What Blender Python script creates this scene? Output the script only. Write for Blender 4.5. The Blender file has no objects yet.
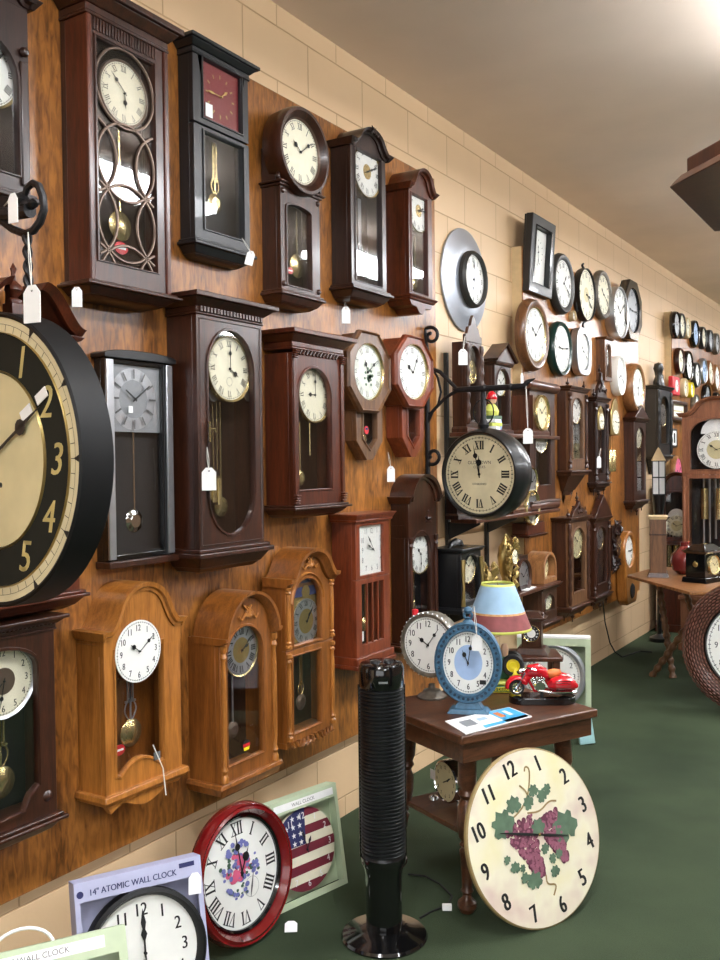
import bpy, bmesh, math, random
from mathutils import Vector, Matrix
PI = math.pi
rnd = random.Random(7)
SC = bpy.context.scene
COL = SC.collection

# ------------------------------------------------------------------ camera, light, exposure
F_PX, CAM = 930.0, Vector((2.145, 0.0, 1.5))
AX = Vector((0.84851147, -0.00008208, -0.52917699))      # world X in camera axes (right, up, forward)
AY = Vector((0.52904097, 0.02280349, 0.84828984))
AZ = Vector((-0.01199746, 0.99973996, -0.01939245))
cd = bpy.data.cameras.new('camera')
cd.sensor_fit = 'HORIZONTAL'; cd.sensor_width = 36.0; cd.lens = F_PX / 720 * 36.0
cd.clip_start = 0.02; cd.clip_end = 60
cam = bpy.data.objects.new('camera', cd); COL.objects.link(cam)
m = Matrix(((AX[0], AX[1], -AX[2], CAM[0]), (AY[0], AY[1], -AY[2], CAM[1]), (AZ[0], AZ[1], -AZ[2], CAM[2]), (0, 0, 0, 1)))
cam.matrix_world = m
SC.camera = cam
SC.view_settings.view_transform = 'Standard'; SC.view_settings.look = 'None'
SC.view_settings.gamma = 1.0; SC.view_settings.exposure = 0.3
try: SC.view_settings.use_curve_mapping = False
except Exception: pass
w = bpy.data.worlds.new('world'); SC.world = w; w.use_nodes = True
w.node_tree.nodes['Background'].inputs[0].default_value = (1, .93, .82, 1)
w.node_tree.nodes['Background'].inputs[1].default_value = 0.5

def area(name, loc, rot, sx, sy, power, col):
    l = bpy.data.lights.new(name, 'AREA'); l.shape = 'RECTANGLE'; l.size = sx; l.size_y = sy
    l.energy = power; l.color = col
    o = bpy.data.objects.new(name, l); o.location = loc; o.rotation_euler = rot; COL.objects.link(o); return o
# daylight from the shop front behind the camera
area('shopfront_daylight', (3.6, -3.6, 1.7), (math.radians(-90), 0, math.radians(180)), 5.0, 2.2, 70, (.95, .98, 1.0))
LIGHT_E = 44.0     # strength of the fluorescent diffusers

# ------------------------------------------------------------------ picture geometry: where a line of sight meets a plane of the shop
def ray(px, py):
    c = Vector(((px - 360) / F_PX, -(py - 480) / F_PX, 1.0))
    return Vector((AX.dot(c), AY.dot(c), AZ.dot(c)))
def onX(px, py, x): r = ray(px, py); return CAM + r * ((x - CAM[0]) / r[0])
def onY(px, py, y): r = ray(px, py); return CAM + r * ((y - CAM[1]) / r[1])
def onZ(px, py, z): r = ray(px, py); return CAM + r * ((z - CAM[2]) / r[2])
def proj(P):
    d = Vector(P) - CAM
    c = AX * d[0] + AY * d[1] + AZ * d[2]
    return 360 + F_PX * c[0] / c[2], 480 - F_PX * c[1] / c[2]

# ------------------------------------------------------------------ materials
def lin(c):
    return tuple(((v / 255) / 12.92 if v / 255 <= .04045 else ((v / 255 + .055) / 1.055) ** 2.4) for v in c) + (1,)
def base(name):
    m = bpy.data.materials.new(name); m.use_nodes = True
    nt = m.node_tree; return m, nt, nt.nodes['Principled BSDF'], nt.nodes, nt.links
def plain(name, c, rough=.5, metal=0, coat=0, var=.06, scale=30, spec=.5, bump=0):
    m, nt, b, N, L = base(name)
    b.inputs['Roughness'].default_value = rough; b.inputs['Metallic'].default_value = metal
    b.inputs['Coat Weight'].default_value = coat; b.inputs['Specular IOR Level'].default_value = spec
    c = lin(c)
    tc = N.new('ShaderNodeTexCoord'); no = N.new('ShaderNodeTexNoise'); no.inputs['Scale'].default_value = scale
    no.inputs['Detail'].default_value = 3
    L.new(tc.outputs['Object'], no.inputs['Vector'])
    r = N.new('ShaderNodeValToRGB'); r.color_ramp.elements[0].position = .3; r.color_ramp.elements[1].position = .7
    r.color_ramp.elements[0].color = tuple(v * (1 - var) for v in c[:3]) + (1,)
    r.color_ramp.elements[1].color = tuple(min(1, v * (1 + var)) for v in c[:3]) + (1,)
    L.new(no.outputs['Fac'], r.inputs[0]); L.new(r.outputs[0], b.inputs['Base Color'])
    if bump:
        bp = N.new('ShaderNodeBump'); bp.inputs['Strength'].default_value = bump; bp.inputs['Distance'].default_value = .002
        L.new(no.outputs['Fac'], bp.inputs['Height']); L.new(bp.outputs[0], b.inputs['Normal'])
    return m
def wood(name, dark, light, rough=.34, coat=.2, s=(9, 9, .9), fig=0.0, horizontal=False):
    m, nt, b, N, L = base(name)
    b.inputs['Roughness'].default_value = rough; b.inputs['Coat Weight'].default_value = coat
    b.inputs['Coat Roughness'].default_value = .14
    tc = N.new('ShaderNodeTexCoord'); mp = N.new('ShaderNodeMapping')
    if horizontal: s = (s[2], s[1], s[0])
    mp.inputs['Scale'].default_value = s
    L.new(tc.outputs['Object'], mp.inputs[0])
    n1 = N.new('ShaderNodeTexNoise'); n1.inputs['Scale'].default_value = 3; n1.inputs['Detail'].default_value = 6
    n1.inputs['Distortion'].default_value = 1.2
    L.new(mp.outputs[0], n1.inputs['Vector'])
    n2 = N.new('ShaderNodeTexNoise'); n2.inputs['Scale'].default_value = 28; n2.inputs['Detail'].default_value = 4
    L.new(mp.outputs[0], n2.inputs['Vector'])
    mx = N.new('ShaderNodeMix'); mx.data_type = 'FLOAT'; mx.inputs[0].default_value = .38
    L.new(n1.outputs['Fac'], mx.inputs[2]); L.new(n2.outputs['Fac'], mx.inputs[3])
    r = N.new('ShaderNodeValToRGB'); r.color_ramp.elements[0].position = .36; r.color_ramp.elements[1].position = .64
    r.color_ramp.elements[0].color = lin(dark); r.color_ramp.elements[1].color = lin(light)
    L.new(mx.outputs[0], r.inputs[0]); L.new(r.outputs[0], b.inputs['Base Color'])
    bp = N.new('ShaderNodeBump'); bp.inputs['Strength'].default_value = .12; bp.inputs['Distance'].default_value = .001
    L.new(n2.outputs['Fac'], bp.inputs['Height']); L.new(bp.outputs[0], b.inputs['Normal'])
    return m
def glass_mat(name, tint=(1, 1, 1), boost=1.0):
    m = bpy.data.materials.new(name); m.use_nodes = True
    nt = m.node_tree; N = nt.nodes; L = nt.links
    for n in list(N): N.remove(n)
    o = N.new('ShaderNodeOutputMaterial'); mix = N.new('ShaderNodeMixShader'); t = N.new('ShaderNodeBsdfTransparent')
    t.inputs[0].default_value = tint + (1,)
    g = N.new('ShaderNodeBsdfGlossy'); g.inputs['Roughness'].default_value = .03
    # thin-pane reflectance (Schlick) on the angle to the surface normal
    ge = N.new('ShaderNodeNewGeometry'); dt = N.new('ShaderNodeVectorMath'); dt.operation = 'DOT_PRODUCT'
    L.new(ge.outputs['Incoming'], dt.inputs[0]); L.new(ge.outputs['Normal'], dt.inputs[1])
    def mt(op, a, b=None):
        n = N.new('ShaderNodeMath'); n.operation = op
        for i, v in enumerate((a, b)):
            if v is None: continue
            if isinstance(v, (int, float)): n.inputs[i].default_value = v
            else: L.new(v, n.inputs[i])
        return n.outputs[0]
    k = mt('POWER', mt('SUBTRACT', 1.0, mt('ABSOLUTE', dt.outputs['Value'])), 5.0)
    L.new(mt('MULTIPLY', mt('ADD', mt('MULTIPLY', k, .96), .04), boost), mix.inputs[0])
    L.new(t.outputs[0], mix.inputs[1]); L.new(g.outputs[0], mix.inputs[2]); L.new(mix.outputs[0], o.inputs[0])
    return m
def emit(name, c, s):
    m, nt, b, N, L = base(name)
    b.inputs['Base Color'].default_value = lin(c); b.inputs['Emission Color'].default_value = lin(c)
    b.inputs['Emission Strength'].default_value = s; return m
def radial_metal(name, c, rough=.28):
    # spun metal: fine rings and a soft angular sheen come from the roughness and bump, not from the colour
    m, nt, b, N, L = base(name)
    b.inputs['Base Color'].default_value = lin(c); b.inputs['Metallic'].default_value = 1; b.inputs['Roughness'].default_value = rough
    tc = N.new('ShaderNodeTexCoord'); no = N.new('ShaderNodeTexNoise'); no.inputs['Scale'].default_value = 90
    L.new(tc.outputs['Object'], no.inputs['Vector'])
    bp = N.new('ShaderNodeBump'); bp.inputs['Strength'].default_value = .25; bp.inputs['Distance'].default_value = .001
    L.new(no.outputs['Fac'], bp.inputs['Height']); L.new(bp.outputs[0], b.inputs['Normal'])
    return m

M = {}
M['mahog'] = wood('dark mahogany', (32, 15, 8), (68, 34, 20))
M['mahog_red'] = wood('red mahogany', (50, 20, 10), (94, 42, 22))
M['espresso'] = wood('espresso wood', (26, 14, 12), (50, 28, 22))
M['walnut'] = wood('walnut', (74, 48, 30), (118, 82, 52), rough=.4)
M['walnut_dark'] = wood('dark walnut', (42, 22, 14), (74, 42, 26))
M['cherry'] = wood('cherry wood', (92, 38, 20), (132, 62, 34))
M['oak'] = wood('honey oak', (130, 78, 28), (180, 116, 50), rough=.35)
M['oak_dark'] = wood('golden oak', (106, 60, 22), (152, 92, 38), rough=.35)
M['table'] = wood('table wood', (58, 34, 22), (98, 60, 38), rough=.3, s=(1.5, 9, 9))
M['shelfwood'] = wood('shelf wood', (58, 32, 22), (94, 54, 38), rough=.3)
M['frame_brown'] = wood('brown round frame', (72, 43, 22), (118, 76, 42))
M['copperwood'] = wood('copper frame', (112, 72, 40), (162, 112, 68))
M['black'] = plain('satin black', (16, 17, 19), rough=.35, coat=.2)
M['blackpaint'] = plain('black painted wood', (20, 22, 25), rough=.4, coat=.15)
M['gloss'] = plain('gloss black plastic', (12, 12, 13), rough=.12, coat=.6)
M['iron'] = plain('wrought iron', (26, 25, 27), rough=.45, metal=.3, bump=.6, scale=120)
M['rim_dark'] = plain('dark grey metal rim', (62, 62, 60), rough=.4, metal=.5, bump=.4, scale=60)
M['rim_green'] = plain('dark green rim', (16, 52, 46), rough=.3, coat=.4)
M['silver'] = plain('brushed silver', (188, 190, 194), rough=.3, metal=.85)
M['chrome'] = plain('chrome', (225, 225, 225), rough=.08, metal=1)
M['brass'] = plain('brass', (212, 192, 138), rough=.25, metal=.9)
M['gold'] = plain('antique gold', (176, 152, 96), rough=.32, metal=.85, bump=.5, scale=80)
M['bronze'] = plain('bronze lattice', (104, 86, 74), rough=.4, metal=.5)
M['spun'] = radial_metal('spun steel', (196, 202, 212), .4)
M['white'] = plain('white face', (236, 236, 230), rough=.5, var=.02)
M['cream'] = plain('cream face', (232, 226, 200), rough=.55, var=.04)
M['ivory'] = plain('aged ivory face', (216, 204, 166), rough=.6, var=.12, scale=9)
M['parch'] = plain('parchment', (208, 196, 152), rough=.6, var=.12, scale=7)
M['grey_face'] = plain('grey face', (150, 153, 156), rough=.4, metal=.3)
M['ink'] = plain('black ink', (20, 20, 20), rough=.6, var=0)
M['ink_soft'] = plain('grey ink', (92, 92, 92), rough=.6, var=0)
M['ink_gold'] = plain('gold ink', (214, 196, 130), rough=.5, var=.05)
M['red'] = plain('red sticker', (200, 34, 44), rough=.4, var=.02)
M['pink'] = plain('pink print', (214, 96, 130), rough=.5)
M['paper'] = plain('white card', (240, 240, 238), rough=.6, var=.02)
M['string'] = plain('white thread', (225, 222, 214), rough=.8)
M['redrim'] = plain('glossy red frame', (108, 15, 17), rough=.2, coat=.6, var=.15, scale=12)
M['redface'] = plain('oxblood face', (126, 22, 34), rough=.5)
M['maroon'] = plain('maroon print', (112, 34, 50), rough=.6, var=.12)
M['navy'] = plain('navy print', (40, 44, 92), rough=.6)
M['sage'] = plain('sage green carton', (186, 200, 168), rough=.6, var=.03)
M['lilac'] = plain('lilac carton', (176, 178, 206), rough=.55, var=.03)
M['teal'] = plain('pale teal board', (140, 180, 182), rough=.6, var=.08)
M['bluepaint'] = plain('distressed blue paint', (62, 100, 126), rough=.5, var=.25, scale=40, bump=.4)
M['bluedark'] = plain('dark blue recess', (30, 56, 76), rough=.6)
M['station_black'] = plain('matt charcoal dial', (34, 35, 30), rough=.75, coat=0, spec=.2)
M['drum_black'] = plain('matt black drum', (11, 11, 12), rough=.55, spec=.3)
M['lilac_print'] = plain('lilac flower print', (112, 116, 176), rough=.6)
M['blueface'] = plain('powder blue print', (160, 186, 222), rough=.5)
M['leaf'] = plain('leaf green', (84, 108, 86), rough=.6, var=.2)
M['leaf_dark'] = plain('leaf vein green', (66, 96, 74), rough=.6, var=.2)
M['grape'] = plain('grape purple', (98, 46, 66), rough=.6, var=.25, scale=60)
M['grape2'] = plain('grape light purple', (140, 84, 102), rough=.6, var=.2, scale=60)
M['vine'] = plain('vine brown', (150, 128, 84), rough=.6)
M['yellow'] = plain('bright yellow', (236, 214, 40), rough=.35)
M['lime'] = plain('lime trim', (200, 206, 96), rough=.5)
M['jdgreen'] = plain('tractor green', (22, 92, 48), rough=.35)
M['jdgreen_d'] = plain('plate green', (30, 84, 44), rough=.4)
M['rubber'] = plain('black rubber', (22, 22, 22), rough=.7)
M['bikered'] = plain('red enamel', (196, 22, 34), rough=.15, coat=.7)
M['orange'] = plain('tan seat', (206, 116, 56), rough=.5)
M['skyband'] = plain('sky blue shade', (150, 182, 208), rough=.7, var=.1, scale=14)
M['redband'] = plain('barn red shade', (128, 66, 66), rough=.7, var=.18, scale=30)
M['tanband'] = plain('wheat shade', (196, 150, 96), rough=.7, var=.2, scale=60)
M['card_blue'] = plain('leaflet blue', (70, 170, 220), rough=.35)
M['cardboard'] = plain('cardboard', (150, 100, 66), rough=.8)
M['glass'] = glass_mat('clock glass', (.98, .98, .98), 1.25)
M['darkback'] = plain('dark cloth back', (13, 11, 11), rough=.7)
M['inback'] = wood('inner back board', (34, 20, 13), (58, 36, 22), rough=.5, coat=0)
M['skin'] = plain('figurine skin', (220, 180, 150), rough=.4)
M['wicker'] = plain('woven rattan', (112, 74, 62), rough=.55, var=.35, scale=30)
M['vasered'] = plain('oxblood glaze', (104, 34, 32), rough=.15, coat=.5)
M['mother'] = plain('pearly printed face', (206, 210, 198), rough=.3, var=.2, scale=22)
M['aged_silver'] = plain('aged silver', (112, 106, 96), rough=.45, metal=.5, var=.3, scale=40, bump=.5)
M['tallwood'] = wood('reddish oak', (104, 62, 42), (146, 96, 68))
M['doorcream'] = plain('cream paint', (206, 182, 140), rough=.6)

# ------------------------------------------------------------------ mesh builder
class MB:
    def __init__(s): s.v = []; s.f = []; s.m = []
    def add(s, vs, fs, mi=0):
        o = len(s.v); s.v += [tuple(v) for v in vs]; s.f += [tuple(i + o for i in f) for f in fs]; s.m += [mi] * len(fs); return s
    def box(s, x0, x1, y0, y1, z0, z1, mi=0):
        return s.add([(x, y, z) for z in (z0, z1) for y in (y0, y1) for x in (x0, x1)],
                     [(0, 2, 3, 1), (4, 5, 7, 6), (0, 1, 5, 4), (2, 6, 7, 3), (0, 4, 6, 2), (1, 3, 7, 5)], mi)
    def frus(s, a, b, z0, z1, mi=0):   # a,b = (x0,x1,y0,y1) rectangles at z0 and z1
        vs = [(a[0], a[2], z0), (a[1], a[2], z0), (a[0], a[3], z0), (a[1], a[3], z0), (b[0], b[2], z1), (b[1], b[2], z1), (b[0], b[3], z1), (b[1], b[3], z1)]
        return s.add(vs, [(0, 2, 3, 1), (4, 5, 7, 6), (0, 1, 5, 4), (2, 6, 7, 3), (0, 4, 6, 2), (1, 3, 7, 5)], mi)
    def prism(s, outer, holes, y0, y1, mi=0):     # outline in x,z swept from y0 to y1
        bm = bmesh.new(); es = []
        for lp in [outer] + list(holes):
            vs = [bm.verts.new((p[0], y0, p[1])) for p in lp]
            es += [bm.edges.new((vs[i], vs[(i + 1) % len(vs)])) for i in range(len(vs))]
        bmesh.ops.triangle_fill(bm, use_beauty=True, use_dissolve=False, edges=es)
        bm.verts.index_update(); n = len(bm.verts)
        vs = [tuple(v.co) for v in bm.verts]; fs = [tuple(v.index for v in f.verts) for f in bm.faces]; bm.free()
        out = vs + [(x, y1, z) for x, y, z in vs]
        F = []
        for f in fs:
            a, b, c = (vs[i] for i in f[:3])
            nrm = (b[0] - a[0]) * (c[2] - a[2]) - (b[2] - a[2]) * (c[0] - a[0])
            f = f if (nrm > 0) == (y0 < y1) else tuple(reversed(f))
            F.append(f); F.append(tuple(i + n for i in reversed(f)))
        o = 0
        for lp in [outer] + list(holes):
            k = len(lp)
            for i in range(k): F.append((o + i, o + (i + 1) % k, o + (i + 1) % k + n, o + i + n))
            o += k
        return s.add(out, F, mi)
    def lathe(s, prof, c=(0, 0, 0), axis='z', n=32, sx=1, sz=1, mi=0, mis=None, a0=0, a1=2 * PI, cap=False):
        full = abs(a1 - a0 - 2 * PI) < 1e-6; k = n if full else n + 1
        vs = []
        for r, h in prof:
            for i in range(k):
                a = a0 + (a1 - a0) * i / n
                if axis == 'z': vs.append((c[0] + r * math.cos(a) * sx, c[1] + r * math.sin(a) * sz, c[2] + h))
                elif axis == 'y': vs.append((c[0] + r * math.cos(a) * sx, c[1] + h, c[2] + r * math.sin(a) * sz))
                else: vs.append((c[0] + h, c[1] + r * math.cos(a) * sx, c[2] + r * math.sin(a) * sz))
        o = len(s.v); s.v += vs
        for j in range(len(prof) - 1):
            for i in range(n):
                i2 = (i + 1) % k
                s.f.append((o + j * k + i, o + j * k + i2, o + (j + 1) * k + i2, o + (j + 1) * k + i)); s.m.append(mis[j] if mis else mi)
        if full and cap:
            for j in (0, len(prof) - 1):
                if prof[j][0] > 1e-5: s.f.append(tuple(o + j * k + i for i in range(k))); s.m.append(mis[min(j, len(mis) - 1)] if mis else mi)
        return s
    def tube(s, pts, r, n=8, mi=0, closed=False):
        pts = [Vector(p) for p in pts]; N = len(pts); rs = r if isinstance(r, (list, tuple)) else [r] * N
        o = len(s.v); up = None
        for i, p in enumerate(pts):
            t = (pts[(i + 1) % N] - pts[i - 1]) if closed else (pts[min(i + 1, N - 1)] - pts[max(i - 1, 0)])
            t = t.normalized() if t.length > 1e-9 else Vector((0, 0, 1))
            if up is None: up = Vector((0, 0, 1)) if abs(t.z) < .9 else Vector((1, 0, 0))
            u = (up - t * up.dot(t)).normalized(); up = u; q = t.cross(u)
            for k in range(n):
                a = 2 * PI * k / n; s.v.append(tuple(p + (u * math.cos(a) + q * math.sin(a)) * rs[i]))
        for i in range(N if closed else N - 1):
            j = (i + 1) % N
            for k in range(n): s.f.append((o + i * n + k, o + i * n + (k + 1) % n, o + j * n + (k + 1) % n, o + j * n + k)); s.m.append(mi)
        if not closed:
            s.f.append(tuple(o + k for k in range(n))); s.f.append(tuple(o + (N - 1) * n + k for k in range(n))); s.m += [mi, mi]
        return s
    def sweep(s, path, prof, mi=0, closed=False):   # path in x,z ; prof = closed polygon of (n outward, y)
        N = len(path); o = len(s.v); k = len(prof)
        for i in range(N):
            a = path[i - 1] if (i or closed) else path[i]; b = path[(i + 1) % N] if (i < N - 1 or closed) else path[i]
            tx, tz = b[0] - a[0], b[1] - a[1]; l = math.hypot(tx, tz) or 1; nx, nz = -tz / l, tx / l
            for (q, y) in prof: s.v.append((path[i][0] + nx * q, y, path[i][1] + nz * q))
        for i in range(N if closed else N - 1):
            j = (i + 1) % N
            for c in range(k): s.f.append((o + i * k + c, o + i * k + (c + 1) % k, o + j * k + (c + 1) % k, o + j * k + c)); s.m.append(mi)
        if not closed:
            s.f.append(tuple(o + c for c in range(k))); s.f.append(tuple(o + (N - 1) * k + c for c in range(k))); s.m += [mi, mi]
        return s
    def flat(s, polys, y, cx=0, cz=0, mi=0):    # printed shapes facing -y, given an ink thickness
        for p in polys:
            a = sum(p[i][0] * p[(i + 1) % len(p)][1] - p[(i + 1) % len(p)][0] * p[i][1] for i in range(len(p)))
            if a < 0: p = p[::-1]
            s.add([(cx + x, y, cz + z) for x, z in p], [tuple(range(len(p)))], mi)
        return s
    def xform(s, mat): s.v = [tuple(mat @ Vector(v)) for v in s.v]; return s
    def build(s, name, mats, parent=None, bevel=0, smooth=35):
        me = bpy.data.meshes.new(name); me.from_pydata(s.v, [], s.f)
        if not isinstance(mats, (list, tuple)): mats = [mats]
        for mt in mats: me.materials.append(M[mt] if isinstance(mt, str) else mt)
        if len(mats) > 1: me.polygons.foreach_set('material_index', s.m)
        bm = bmesh.new(); bm.from_mesh(me)
        bmesh.ops.recalc_face_normals(bm, faces=bm.faces) if not getattr(s, 'keep', False) else None
        bm.to_mesh(me); bm.free()
        if smooth:
            me.shade_smooth(); me.set_sharp_from_angle(angle=math.radians(smooth))
        me.update()
        o = bpy.data.objects.new(name, me); COL.objects.link(o)
        if parent: o.parent = parent
        if bevel:
            b = o.modifiers.new('bevel', 'BEVEL'); b.width = bevel; b.segments = 2; b.limit_method = 'ANGLE'; b.angle_limit = math.radians(40)
            b.harden_normals = False
        return o

def tag(o, label=None, cat=None, group=None, kind=None):
    if label: o['label'] = label
    if cat: o['category'] = cat
    if group: o['group'] = group
    if kind: o['kind'] = kind
    return o
def thing(name, label, cat, loc=(0, 0, 0), rz=0, group=None, rot=None):
    o = bpy.data.objects.new(name, None); o.empty_display_size = .05; COL.objects.link(o)
    o.location = loc; o.rotation_euler = rot or (0, 0, rz)
    return tag(o, label, cat, group)
def children(o): return [c for c in bpy.data.objects if c.parent == o]
def copy_tree(o, parent=None):
    kids = children(o); c = o.copy(); COL.objects.link(c); c.parent = parent
    for k in kids: copy_tree(k, c)
    return c

# ------------------------------------------------------------------ outlines
def rect(x0, x1, z0, z1): return [(x0, z0), (x1, z0), (x1, z1), (x0, z1)]
def arch(x0, x1, z0, z1, rise=None, n=16):
    w = (x1 - x0) / 2; rise = w if rise is None else rise; cx = (x0 + x1) / 2
    return [(x0, z0), (x1, z0)] + [(cx + w * math.cos(a), z1 - rise + rise * math.sin(a)) for a in [PI * i / n for i in range(n + 1)]]
def ellipse(cx, cz, rx, rz, n=40): return [(cx + rx * math.cos(2 * PI * i / n), cz + rz * math.sin(2 * PI * i / n)) for i in range(n)]
def capsule(x0, x1, z0, z1, n=12):
    w = (x1 - x0) / 2; cx = (x0 + x1) / 2
    return [(cx + w * math.cos(a), z1 - w * 1.15 + w * 1.15 * math.sin(a)) for a in [PI * i / n for i in range(n + 1)]] + \
           [(cx - w * math.cos(a), z0 + w * 1.15 - w * 1.15 * math.sin(a)) for a in [PI * i / n for i in range(n + 1)]]
def octagon(cx, cz, rx, rz, k=.42):
    return [(cx - rx * k, cz - rz), (cx + rx * k, cz - rz), (cx + rx, cz - rz * k), (cx + rx, cz + rz * k), (cx + rx * k, cz + rz), (cx - rx * k, cz + rz), (cx - rx, cz + rz * k), (cx - rx, cz - rz * k)]
def offset_poly(p, d):      # grow an outline about its centre by about d
    cx = (max(a[0] for a in p) + min(a[0] for a in p)) / 2; cz = (max(a[1] for a in p) + min(a[1] for a in p)) / 2
    rx = (max(a[0] for a in p) - cx) or 1; rz = (max(a[1] for a in p) - cz) or 1
    return [(cx + (a[0] - cx) * (1 + d / rx), cz + (a[1] - cz) * (1 + d / rz)) for a in p]

# ------------------------------------------------------------------ writing and numerals
_tc = {}
def text_geo(s):
    if s in _tc: return _tc[s]
    c = bpy.data.curves.new('lettering', 'FONT'); c.body = s; c.size = 1; c.align_x = 'CENTER'; c.resolution_u = 3
    o = bpy.data.objects.new('lettering', c); COL.objects.link(o)
    me = bpy.data.meshes.new_from_object(o)
    vs = [tuple(v.co) for v in me.vertices]; fs = [tuple(p.vertices) for p in me.polygons]
    bpy.data.objects.remove(o); bpy.data.meshes.remove(me); bpy.data.curves.remove(c)
    if vs:
        ax = (min(v[0] for v in vs) + max(v[0] for v in vs)) / 2; ay = (min(v[1] for v in vs) + max(v[1] for v in vs)) / 2
        hh = max(v[1] for v in vs) - min(v[1] for v in vs) or 1
        k = 1 / (hh if len(s) < 3 else .72)
        vs = [((v[0] - ax) * k, (v[1] - ay) * k) for v in vs]
    _tc[s] = (vs, fs); return _tc[s]
def put_text(mb, s, cx, cz, h, y, wx=1.0, rot=0, bold=0, mi=0, slant=0):
    vs, fs = text_geo(s); c, sn = math.cos(rot), math.sin(rot)
    for dx in ((-bold, 0, bold) if bold else (0,)):
        mb.add([(cx + ((v[0] * wx + v[1] * slant) * c - v[1] * sn) * h + dx * h, y - abs(dx) * .001, cz + ((v[0] * wx) * sn + v[1] * c) * h) for v in vs], fs, mi)
RN = ['XII', 'I', 'II', 'III', 'IIII', 'V', 'VI', 'VII', 'VIII', 'IX', 'X', 'XI']
def roman_polys(s, h, wt=.17):
    W = {'I': .3, 'V': .66, 'X': .66}; tot = sum(W[c] for c in s) * h; x = -tot / 2; P = []
    t = wt * h; u = .06 * h; sr = .035 * h
    for c in s:
        w = W[c] * h; mx = x + w / 2
        if c == 'I': P.append([(mx - t / 2, -h / 2), (mx + t / 2, -h / 2), (mx + t / 2, h / 2), (mx - t / 2, h / 2)])
        elif c == 'V':
            P.append([(x + .04 * h, h / 2), (x + .04 * h + t, h / 2), (mx + t * .4, -h / 2), (mx - t * .2, -h / 2)])
            P.append([(x + w - .04 * h - u, h / 2), (x + w - .04 * h, h / 2), (mx + t * .3, -h / 2), (mx, -h / 2)])
        else:
            P.append([(x + .04 * h, h / 2), (x + .04 * h + t, h / 2), (x + w - .04 * h, -h / 2), (x + w - .04 * h - t, -h / 2)])
            P.append([(x + w - .06 * h - u, h / 2), (x + w - .06 * h, h / 2), (x + .06 * h + u, -h / 2), (x + .06 * h, -h / 2)])
        for zz in (-h / 2, h / 2 - 2 * sr):
            if c == 'V' and zz < 0: continue
            P.append([(x + .01 * h, zz), (x + w - .01 * h, zz), (x + w - .01 * h, zz + 2 * sr), (x + .01 * h, zz + 2 * sr)])
        x += w
    return P
def rotp(P, a, ox=0, oz=0, sx=1, sz=1):
    c, s = math.cos(a), math.sin(a)
    return [[(ox + (x * c - z * s) * sx, oz + (x * s + z * c) * sz) for x, z in p] for p in P]
def ring_polys(r0, r1, n=48, sx=1, sz=1):
    P = []
    for i in range(n):
        a, b = 2 * PI * i / n, 2 * PI * (i + 1) / n
        P.append([(r0 * math.cos(a) * sx, r0 * math.sin(a) * sz), (r1 * math.cos(a) * sx, r1 * math.sin(a) * sz), (r1 * math.cos(b) * sx, r1 * math.sin(b) * sz), (r0 * math.cos(b) * sx, r0 * math.sin(b) * sz)])
    return P

def hand_polys(L, wd, style):
    if style == 'stick': return [[(-wd / 2, -L * .18), (wd / 2, -L * .18), (wd * .3, L), (-wd * .3, L)]]
    if style == 'lance': return [[(-wd * .22, -L * .15), (wd * .22, -L * .15), (wd * .22, L * .5), (-wd * .22, L * .5)], [(-wd * .22, L * .45), (wd * .22, L * .45), (wd * .8, L * .68), (0, L), (-wd * .8, L * .68)]]
    P = [[(-wd * .2, -L * .12), (wd * .2, -L * .12), (wd * .2, L * .62), (-wd * .2, L * .62)]]
    P.append([(wd * 1.1 * math.cos(a), L * .62 + wd * 1.1 * math.sin(a)) for a in [2 * PI * i / 10 for i in range(10)]])
    P.append([(-wd * .35, L * .62), (wd * .35, L * .62), (0, L)]); return P

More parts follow.
